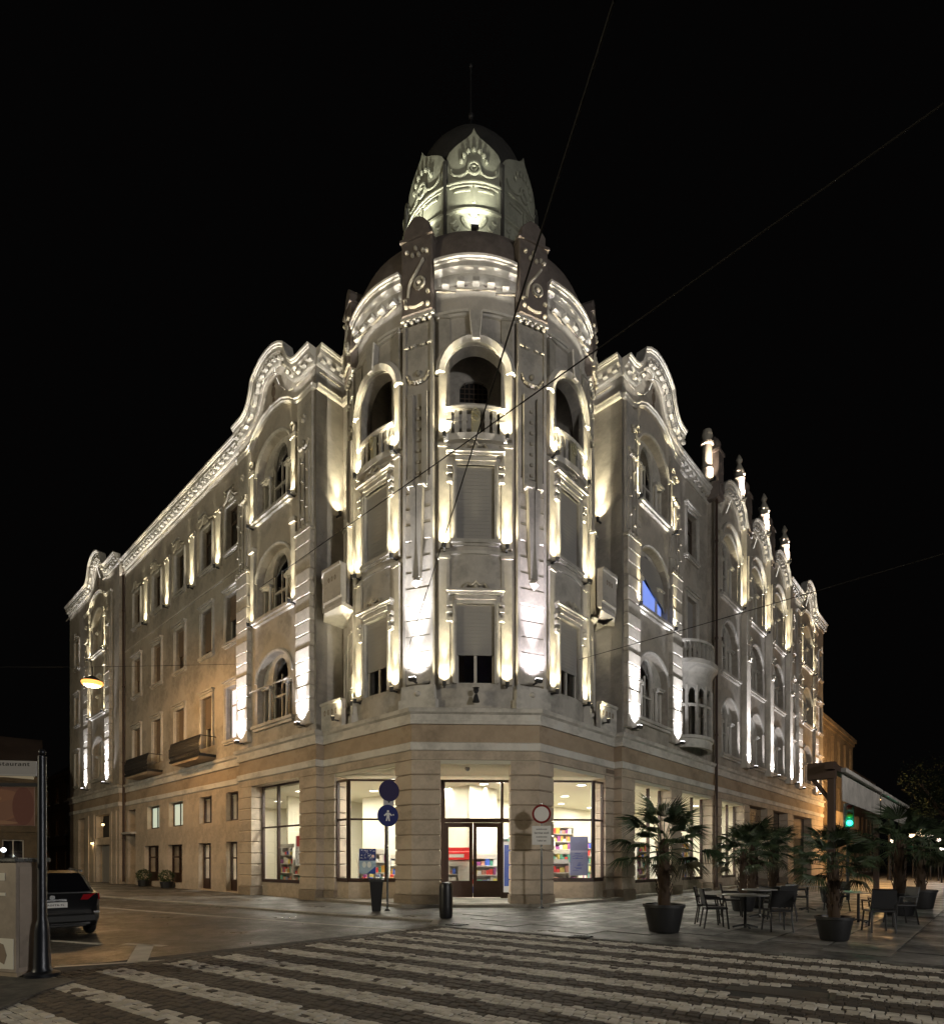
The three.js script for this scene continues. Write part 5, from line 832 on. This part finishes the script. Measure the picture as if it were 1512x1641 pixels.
{ // parked estate car, its back towards the viewer
  const o = thing('parked_car', 'black estate car parked with its back to the viewer', 'car', [-8.28, 0, -11.35], R(42)); o.scale.setScalar(0.92);
  const paint = mat(0.006, 0.006, 0.007, 0.3, { specularIntensity: 0.35, clearcoat: 0.6, clearcoatRoughness: 0.03 }), dark = mat(0.01, 0.01, 0.01, 0.6), gl = mat(0.006, 0.006, 0.008, 0.06, { clearcoat: 1 });
  const sec = (z, w, y0, y1, k = 0.1, top = 0.94) => { const a = []; const n = [[-1, 0.25], [-1, 0.75], [-0.985, 0.92], [-top, 1], [top, 1], [0.985, 0.92], [1, 0.75], [1, 0.25], [0.93, 0], [-0.93, 0]]; for (const [u, v] of n) a.push(V(u * w, y0 + (y1 - y0) * v, z)); return a; };
  part(o, 'body', rings([sec(0.1, 0.7, 0.3, 0.62), sec(0.06, 0.8, 0.26, 0.72), sec(-0.06, 0.87, 0.24, 0.98), sec(-0.3, 0.89, 0.22, 1.02), sec(-1.4, 0.9, 0.22, 1.0), sec(-3.0, 0.9, 0.22, 0.98), sec(-3.7, 0.86, 0.24, 0.88), sec(-4.3, 0.78, 0.28, 0.76), sec(-4.45, 0.66, 0.34, 0.62)], true, 0.7), paint);
  const cab = (z, wb, wt, yt) => [V(-wb, 0.96, z), V(-wt, yt - 0.06, z), V(-wt + 0.1, yt, z), V(wt - 0.1, yt, z), V(wt, yt - 0.06, z), V(wb, 0.96, z)];
  part(o, 'cabin', rings([cab(-0.1, 0.84, 0.8, 1.0), cab(-0.5, 0.82, 0.64, 1.42), cab(-1.6, 0.82, 0.64, 1.47), cab(-2.5, 0.82, 0.62, 1.42), cab(-3.2, 0.82, 0.78, 0.99)], true, 0.6), paint);
  part(o, 'rear_window', rings([[V(-0.7, 1.02, -0.1), V(0.7, 1.02, -0.1), V(0.7, 1.02, -0.13), V(-0.7, 1.02, -0.13)], [V(-0.56, 1.38, -0.425), V(0.56, 1.38, -0.425), V(0.56, 1.38, -0.455), V(-0.56, 1.38, -0.455)]]).translate(0, 0.01, 0.02), gl);
  for (const s of [-1, 1]) { part(o, 'taillight', rings([[V(s * 0.5, 0.83, -0.06), V(s * 0.84, 0.82, -0.12), V(s * 0.84, 0.98, -0.2), V(s * 0.56, 0.96, -0.12)], [V(s * 0.5, 0.84, 0.03), V(s * 0.875, 0.83, -0.03), V(s * 0.87, 0.97, -0.07), V(s * 0.56, 0.95, 0.0)]]), mat(0.28, 0.01, 0.015, 0.12, { clearcoat: 1 }));
    part(o, 'reflector', box(0.22, 0.04, 0.03, s * 0.74, 0.56, 0.07), M.zinc); part(o, 'roof_rail', bar([s * 0.6, 1.46, -0.55], [s * 0.6, 1.5, -2.4], 0.02), M.zinc);
    for (const z of [-0.85, -3.55]) { const wh = group(o, 'wheel', null); wh.position.set(s * 0.8, 0.31, z); part(wh, 'tyre', finish(new THREE.TorusGeometry(0.22, 0.095, 10, 24).rotateY(Math.PI / 2).scale(1.15, 1, 1), 0.8), dark); part(wh, 'rim', finish(new THREE.CylinderGeometry(0.2, 0.2, 0.14, 18).rotateZ(Math.PI / 2), 0.6), M.zinc); } }
  part(o, 'bumper', merge([cbox(1.62, 0.22, 0.16, 0.05).clone().translate(0, 0.44, 0.06), bx(-0.6, 0.6, 0.27, 0.33, -0.1, 0.1)]), dark); part(o, 'badge', disc(0.05, 0.02, 0, 0.9, 0.03, 16), M.zinc); part(o, 'boot_trim', box(0.5, 0.04, 0.03, 0, 0.84, 0.04), M.zinc);
  part(o, 'number_plate', cbox(0.52, 0.115, 0.02, 0.004).clone().translate(0, 0.74, 0.085), mat(0.7, 0.7, 0.68, 0.5));
  const t = discPrint((c, n) => { c.fillStyle = '#dedcd8'; c.fillRect(0, 0, n, n); c.fillStyle = '#1a1a1a'; c.save(); c.scale(1, 4); c.font = 'bold 34px sans-serif'; c.textAlign = 'center'; c.fillText('d-CAOFTA-TL', n / 2, 44); c.restore(); });
  printFace(o, 'plate_lettering', 0.5, 0.1, mat(1, 1, 1, 0.5, { map: t }), 0, 0.74, 0.0965);
}
// ---------------------------------------------------------------- café terrace: palms, chairs, tables, awning
const frondMat = [mat(0.028, 0.05, 0.018, 0.55, { transmission: 0 }), mat(0.035, 0.06, 0.02, 0.55), mat(0.05, 0.045, 0.02, 0.7)], barkMat = mat(0.05, 0.032, 0.02, 0.95, stone), potMat = mat(0.012, 0.012, 0.013, 0.55, { bumpMap: T.stoneBump, bumpScale: 0.003 });
const frondGeo = [0, 1, 2, 3].map((v) => {                    // fan leaf along +x: stalk and pleated fingers
  const L = 0.55 + 0.06 * v, g = [tube([[0, 0, 0], [L * 0.5, 0.05, 0], [L, 0.02 - 0.02 * v, 0]], 0.011, 8, 4)], pos = [];
  const n = 30; for (let i = 0; i < n; i++) {
    const t = (i / (n - 1) - 0.5) * 2.5 + rr(-0.03, 0.03), len = (0.62 - 0.1 * Math.abs(t)) * rr(0.9, 1.08), w = 0.015, dr = -0.1 - 0.14 * Math.abs(t) - rr(0, 0.08);
    const c = Math.cos(t), s = Math.sin(t), a = V(L, 0.02, 0), m = V(L + c * len * 0.55, 0.045, s * len * 0.55), e = V(L + c * len, 0.02 + dr, s * len), sx = -s * w, sz = c * w;
    const l = V(m.x + sx, m.y - 0.02, m.z + sz), r = V(m.x - sx, m.y - 0.02, m.z - sz);
    for (const q of [a, l, m, a, m, r, l, e, m, m, e, r]) pos.push(q.x, q.y, q.z);
  }
  const b = new THREE.BufferGeometry(); b.setAttribute('position', new THREE.BufferAttribute(new Float32Array(pos), 3)); g.push(finish(b)); return merge(g);
});
function palm(x, z, sc, label, th = 0, n = 30) {
  const o = thing('potted_palm', label, 'palm', [x, 0.06, z], th, 'potted fan palms on the café terrace'); o.scale.setScalar(sc);
  part(o, 'pot', lathe([[0, 0], [0.31, 0], [0.33, 0.03], [0.43, 0.54], [0.46, 0.55], [0.46, 0.62], [0.41, 0.62], [0.39, 0.54], [0, 0.52]], 24), potMat);
  const H = 1.95; part(o, 'trunk', lathe([[0.13, 0.5], [0.14, 0.7], [0.12, 1.0], [0.135, 1.15], [0.115, 1.4], [0.13, 1.5], [0.105, H], [0.06, H + 0.12], [0, H + 0.15]], 12), barkMat);
  part(o, 'fibre', merge(Array.from({ length: 46 }, (_, i) => { const t = i * 2.4, y = 0.75 + 1.1 * i / 46, r = 0.14; return bar([r * Math.cos(t), y, r * Math.sin(t)], [(r + 0.05) * Math.cos(t), y + 0.14, (r + 0.05) * Math.sin(t)], 0.014, 4); })), barkMat);
  for (let i = 0; i < n; i++) {
    const t = i * 2.39996 + rr(-0.2, 0.2), u = i / n, pitch = 1.25 - 1.75 * u + rr(-0.14, 0.14);
    const m = part(o, 'frond', frondGeo[i % 4], frondMat[u > 0.9 ? 2 : i % 2], null, 0.06 * Math.cos(t), H - 0.24 * u + 0.05, -0.06 * Math.sin(t)); m.rotation.set(rr(-0.35, 0.35), t, pitch, 'YZX'); m.scale.setScalar(rr(0.82, 1.06));
  }
}
palm(4.07, -12.2, 0.94, 'big potted fan palm nearest the show windows', 0.3, 25); palm(9.0, -18.5, 0.96, 'potted palm behind the café tables before the third show window', 1.2, 24); palm(6.86, -10.9, 0.72, 'potted palm in a low black pot nearest the viewer', 2.2, 22); palm(11.8, -15.9, 1.0, 'potted palm at the right edge of the terrace', 3.1, 24); palm(10.7, -20.5, 0.95, 'potted palm next to the green traffic light', 4.2, 22); palm(14.2, -18.2, 0.95, 'dark potted palm at the far right behind the chairs', 5.2, 22);
palm(12.8, -13.6, 0.8, 'potted palm at the right edge in front of the awning', 0.9, 24); palm(8.1, -17.2, 0.85, 'potted palm between the second row table and the shop', 2.9, 22); palm(12.9, -20.6, 0.95, 'potted palm under the near end of the awning', 1.7, 24);
const furn = mat(0.01, 0.01, 0.011, 0.5), topMat = mat(0.32, 0.32, 0.32, 0.25);
function chair(x, z, th, label) {
  const o = thing('cafe_chair', label, 'chair', [x, 0.06, z], th, 'dark café chairs on the terrace');
  part(o, 'seat', cbox(0.46, 0.05, 0.46, 0.015).clone().translate(0, 0.45, 0), furn);
  part(o, 'backrest', rings([[V(-0.23, 0.52, -0.2), V(0.23, 0.52, -0.2), V(0.23, 0.52, -0.23), V(-0.23, 0.52, -0.23)], [V(-0.22, 0.88, -0.28), V(0.22, 0.88, -0.28), V(0.22, 0.88, -0.31), V(-0.22, 0.88, -0.31)]]), furn);
  for (const s of [-1, 1]) { part(o, 'leg', bar([s * 0.2, 0.44, 0.2], [s * 0.23, 0, 0.24], 0.018), furn); part(o, 'leg', merge([bar([s * 0.2, 0.44, -0.2], [s * 0.22, 0, -0.27], 0.018), bar([s * 0.21, 0.44, -0.2], [s * 0.21, 0.6, -0.24], 0.016)]), furn); part(o, 'armrest', merge([bar([s * 0.24, 0.66, -0.24], [s * 0.25, 0.66, 0.16], 0.02), bar([s * 0.25, 0.66, 0.16], [s * 0.22, 0.44, 0.2], 0.016)]), furn); }
}
function table(x, z, label, r = 0.42) {
  const o = thing('cafe_table', label, 'table', [x, 0.06, z], rr(0, 1), 'round café tables on the terrace');
  part(o, 'table_top', lathe([[0, 0.72], [r, 0.72], [r + 0.01, 0.735], [r, 0.75], [0, 0.75]], 28), topMat); part(o, 'column', cyl(0.03, 0.03, 0.72), furn);
  for (let k = 0; k < 4; k++) { const t = k * Math.PI / 2 + 0.5; part(o, 'foot', bar([0, 0.08, 0], [0.27 * Math.cos(t), 0.02, 0.27 * Math.sin(t)], 0.022), furn); }
}
table(6.1, -12.85, 'round café table nearest the big palm', 0.48); chair(5.42, -12.85, R(80), 'dark café chair side-on beside the big palm'); chair(5.6, -13.65, R(62), 'dark café chair behind the side-on chair'); chair(6.5, -12.25, R(172), 'dark café chair with its solid back to the viewer');
table(7.6, -15.2, 'round café table in the second row', 0.42); chair(7.0, -15.5, R(70), 'café chair left of the second row table'); chair(7.75, -14.4, R(185), 'café chair before the second row table'); chair(8.3, -15.4, R(-80), 'café chair right of the second row table');
table(9.4, -14.0, 'round café table right of the low palm pot', 0.45); chair(8.55, -12.1, R(165), 'café chair standing right of the low palm pot'); chair(9.2, -12.9, R(150), 'café chair drawn up to the right-hand table'); chair(10.2, -13.7, R(-95), 'café chair on the far side of the right-hand table');
table(10.2, -17.5, 'round café table at the back of the terrace', 0.42); chair(9.6, -16.9, R(60), 'café chair at the back of the terrace, left one'); chair(10.9, -17.2, R(-70), 'café chair at the back of the terrace, right one');
{ // terrace awning along the right
  const Fa = new Frame(8.75, -14.0, R(47.5)), o = thing('terrace_awning', 'brown framed terrace awning with white valances on the right', 'awning', [8.75, 0.06, -14.0], R(47.5));
  const brown = mat(0.06, 0.035, 0.024, 0.7), cloth = mat(0.6, 0.57, 0.54, 0.85, { map: T.plaster });
  for (const x of [0, 6.9, 14.4]) part(o, 'post', cbox(0.16, 3.7, 0.16, 0.015).clone().translate(x, 1.85, 0), brown);
    part(o, 'beam', bx(-0.3, 14.7, 3.7, 3.86, -0.09, 0.09), brown); for (const x of [0, 6.9, 14.4]) part(o, 'bracket', merge([bx(x - 0.12, x + 0.12, 3.5, 3.9, -0.5, 0.09), bar([x, 3.0, -0.05], [x, 3.6, -0.45], 0.05)]), brown);
  for (const [a, b] of [[0.6, 6.8], [7.1, 14.3]]) { part(o, 'valance', fsweep([[a, 3.66], [b, 3.66]], [[0, 0.1], [-0.66, 0.11], [-0.66, 0.125], [0, 0.115]]), cloth); part(o, 'roller_case', bx(a, b, 3.72, 3.82, 0.095, 0.2), cloth); }
}
{ // traffic light, far lamps
  const o = thing('traffic_light', 'traffic light showing green behind the palms', 'traffic light', [14.5, 0.45, -22.2], R(-20));
  part(o, 'post', cyl(0.06, 0.05, 3.5, 0, -0.4), M.iron); part(o, 'housing', cbox(0.32, 0.95, 0.24, 0.03).clone().translate(0, 2.85, 0.12), M.fixture);
  [mat(0.12, 0.01, 0.01, 0.3), mat(0.12, 0.07, 0.01, 0.3), G.green].forEach((m, i) => part(o, 'lens_light', finish(new THREE.SphereGeometry(0.11, 14, 8).scale(1, 1, 0.35).translate(0, 3.14 - 0.29 * i, 0.25), 0.8), m));
  const s = new THREE.PointLight(col(0.02, 1, 0.5), 1.2); s.position.set(0, 2.56, 0.42); o.add(s);
  for (const [px, py, D, r, c, l] of [[1475, 1335, 48, 0.34, [1, 0.75, 0.45], 'large warm globe lamp far down the right street'], [1462, 1338, 50, 0.28, [1, 0.7, 0.4], 'warm globe lamp left of the large far globe'], [1490, 1340, 46, 0.22, [1, 0.85, 0.7], 'warm globe lamp right of the large far globe'], [1503, 1346, 44, 0.14, [1, 0.8, 0.7], 'small far globe lamp near the right edge'], [1508, 1360, 40, 0.12, [1, 0.9, 0.8], 'lowest far globe lamp at the right edge'], [1427, 1348, 52, 0.16, [1, 0.8, 0.6], 'small far lamp left of the globe cluster'], [6, 1362, 26, 0.1, [0.85, 0.95, 1], 'cold white lamp at the far left edge under the banner']]) {
    const f = thing('far_street_lamp', l, 'street lamp', [(px - 756) / 921 * D, 0.05, -D]), y = 1.5 + (1380 - py) / 921 * D;
    part(f, 'post', cyl(0.05, 0.04, y - r, 0, 0, 0, 8), M.iron); part(f, 'glowing_globe', ball(r, 0, y, 0), glow(...c, 5));
    const s2 = new THREE.PointLight(col(...c), 6); s2.position.set(0, y, 0); f.add(s2);
  }
}
// ---------------------------------------------------------------- neighbouring houses and far trees
function house(name, label, F, x0, x1, z, h, m, { floors = 3, cols = 5, roofH = 3, balcony = false, gf = M.void } = {}) {
  const o = thing(name, label, 'building', [F.P((x0 + x1) / 2, 0, z).x, 0, F.P((x0 + x1) / 2, 0, z).z], F.th), w = (x1 - x0) / 2, fh = h / floors, holes = [];
  for (let f = 0; f < floors; f++) for (let c = 0; c < cols; c++) { const x = -w + 2 * w * (c + 0.5) / cols; holes.push([x, f * fh + (f ? 0.9 : 0.3), f * fh + fh - 0.7]); }
  part(o, 'wall', plate(rect(-w, w, -0.05, h), holes.map(([x, a, b]) => rect(x - 0.6, x + 0.6, a, b)), 0.4), m); part(o, 'rear', bx(-w, w, 0, h, -9, -0.8), M.void);
  for (const [x, a, b] of holes) { const g = group(o, 'window', null); g.position.set(x, a, -0.25); part(g, 'frame', merge([bx(-0.6, -0.53, 0, b - a, -0.03, 0.03), bx(0.53, 0.6, 0, b - a, -0.03, 0.03), bx(-0.03, 0.03, 0, b - a, -0.028, 0.028), bx(-0.53, 0.53, b - a - 0.07, b - a, -0.027, 0.027), bx(-0.7, 0.7, -0.12, -0.002, -0.1, 0.36)]), M.winFrame); part(g, 'pane', bx(-0.53, 0.53, 0, b - a, -0.01, -0.004), M.glass); }
  part(o, 'cornice', merge([bx(-w, w, h - 0.02, h + 0.35, -0.38, 0.35), bx(-w, w, h - 0.35, h - 0.021, -0.02, 0.18)]), m); part(o, 'string_course', bx(-w, w, fh - 0.15, fh + 0.1, -0.02, 0.14), m);
  part(o, 'roof', rings([[V(-w, h + 0.352, 0.3), V(w, h + 0.352, 0.3), V(w, h + 0.352, -9), V(-w, h + 0.352, -9)], [V(-w, h + roofH, -4.4), V(w, h + roofH, -4.4), V(w, h + roofH, -4.6), V(-w, h + roofH, -4.6)]], true, 0.2), M.roof);
  if (balcony) for (const [x, y] of [[-w * 0.55, fh + 0.2], [w * 0.35, fh + 0.2]]) { part(o, 'balcony', merge([bx(x - 1.6, x + 1.6, y - 0.2, y, 0.15, 1.2), bx(x - 1.6, x + 1.6, y + 0.001, y + 1.0, 1.1, 1.2), bx(x - 1.6, x - 1.5, y + 0.001, y + 1.0, 0.02, 1.1), bx(x + 1.5, x + 1.6, y + 0.001, y + 1.0, 0.02, 1.1)]), m); }
}
{
  const FRw = new Frame(KX, KZ, R(47.5)), FLw = new Frame(KX, KZ, R(-42.5));
  house('town_house', 'ochre town house with balconies beyond the palace on the right', FRw, 43.3, 61, -0.4, 14.2, mat(0.42, 0.33, 0.22, 0.9, plaster), { balcony: true, cols: 6, roofH: 3.6 });
  house('town_house', 'darker lower town house farther down the right street', FRw, 61.2, 80, -1.2, 11.5, mat(0.3, 0.22, 0.17, 0.9, plaster), { cols: 6 });
  house('town_house', 'dark brown house beyond the palace on the left', FLw, -62, -44.3, -1.5, 9.5, mat(0.26, 0.19, 0.13, 0.9, plaster), { cols: 5, roofH: 4 });
  house('town_house', 'dim ochre house behind the restaurant banner', new Frame(-38, -36, R(38)), -12, 9, 0, 7.5, mat(0.14, 0.11, 0.075, 0.9, plaster), { floors: 2, cols: 6, roofH: 3.5 });
}
function tree(x, z, h, r, label) {
  const o = thing('street_tree', label, 'tree', [x, 0, z], rr(0, 6), 'dark trees at the right edge'), leaf = [];
  part(o, 'trunk', merge([cyl(0.22, 0.12, h * 0.6, 0, 0, 0, 8), ...[0, 1, 2, 3].map((k) => bar([0, h * 0.45, 0], [r * 0.6 * Math.cos(k * 1.7), h * 0.75, r * 0.6 * Math.sin(k * 1.7)], 0.07))]), barkMat);
  const pos = []; for (let i = 0; i < 5200; i++) { const u = rnd() * 6.283, v = Math.acos(2 * rnd() - 1), k = Math.cbrt(rnd()) * (0.75 + 0.35 * Math.sin(u * 3 + v * 4)); const c = V(r * k * Math.sin(v) * Math.cos(u), h * 0.7 + h * 0.32 * k * Math.cos(v), r * k * Math.sin(v) * Math.sin(u)), a = V(rr(-1, 1), rr(-1, 1), rr(-1, 1)).normalize() .multiplyScalar(0.15), b = V(rr(-1, 1), rr(-1, 1), rr(-1, 1)).normalize().multiplyScalar(0.12); for (const q of [c, c.clone().add(a), c.clone().add(b)]) pos.push(q.x, q.y, q.z); }
  const g = new THREE.BufferGeometry(); g.setAttribute('position', new THREE.BufferAttribute(new Float32Array(pos), 3)); part(o, 'crown', finish(g), mat(0.009, 0.015, 0.008, 0.95, { specularIntensity: 0.2 }));
}
tree(30, -36, 8.5, 3.2, 'dark leafy tree beyond the awning, nearer one'); tree(37, -44, 9.5, 3.8, 'dark leafy tree beyond the awning, farther one');
{ // clipped shrubs in front of the dark street windows
  for (const [s, l] of [[23.1, 'clipped round shrub under the first dark street window'], [26.7, 'clipped round shrub under the second dark street window']]) {
    const o = thing('shrub', l, 'shrub', W(FL, -s, 0.05, 0.42), 0, 'shrubs along the left street front'); part(o, 'tub', lathe([[0, 0], [0.28, 0], [0.34, 0.36], [0, 0.36]], 14), potMat);
    const pos = []; for (let i = 0; i < 900; i++) { const u = rnd() * 6.283, v = Math.acos(2 * rnd() - 1), k = 0.42 * (0.7 + 0.35 * rnd()); const c = V(k * Math.sin(v) * Math.cos(u), 0.66 + k * 0.85 * Math.cos(v), k * Math.sin(v) * Math.sin(u)), a = V(rr(-1, 1), rr(-1, 1), rr(-1, 1)).multiplyScalar(0.07), b = V(rr(-1, 1), rr(-1, 1), rr(-1, 1)).multiplyScalar(0.07); for (const q of [c, c.clone().add(a), c.clone().add(b)]) pos.push(q.x, q.y, q.z); }
    const g = new THREE.BufferGeometry(); g.setAttribute('position', new THREE.BufferAttribute(new Float32Array(pos), 3)); part(o, 'foliage', finish(g), frondMat[1]);
  }
}
renderer.render(scene, camera);
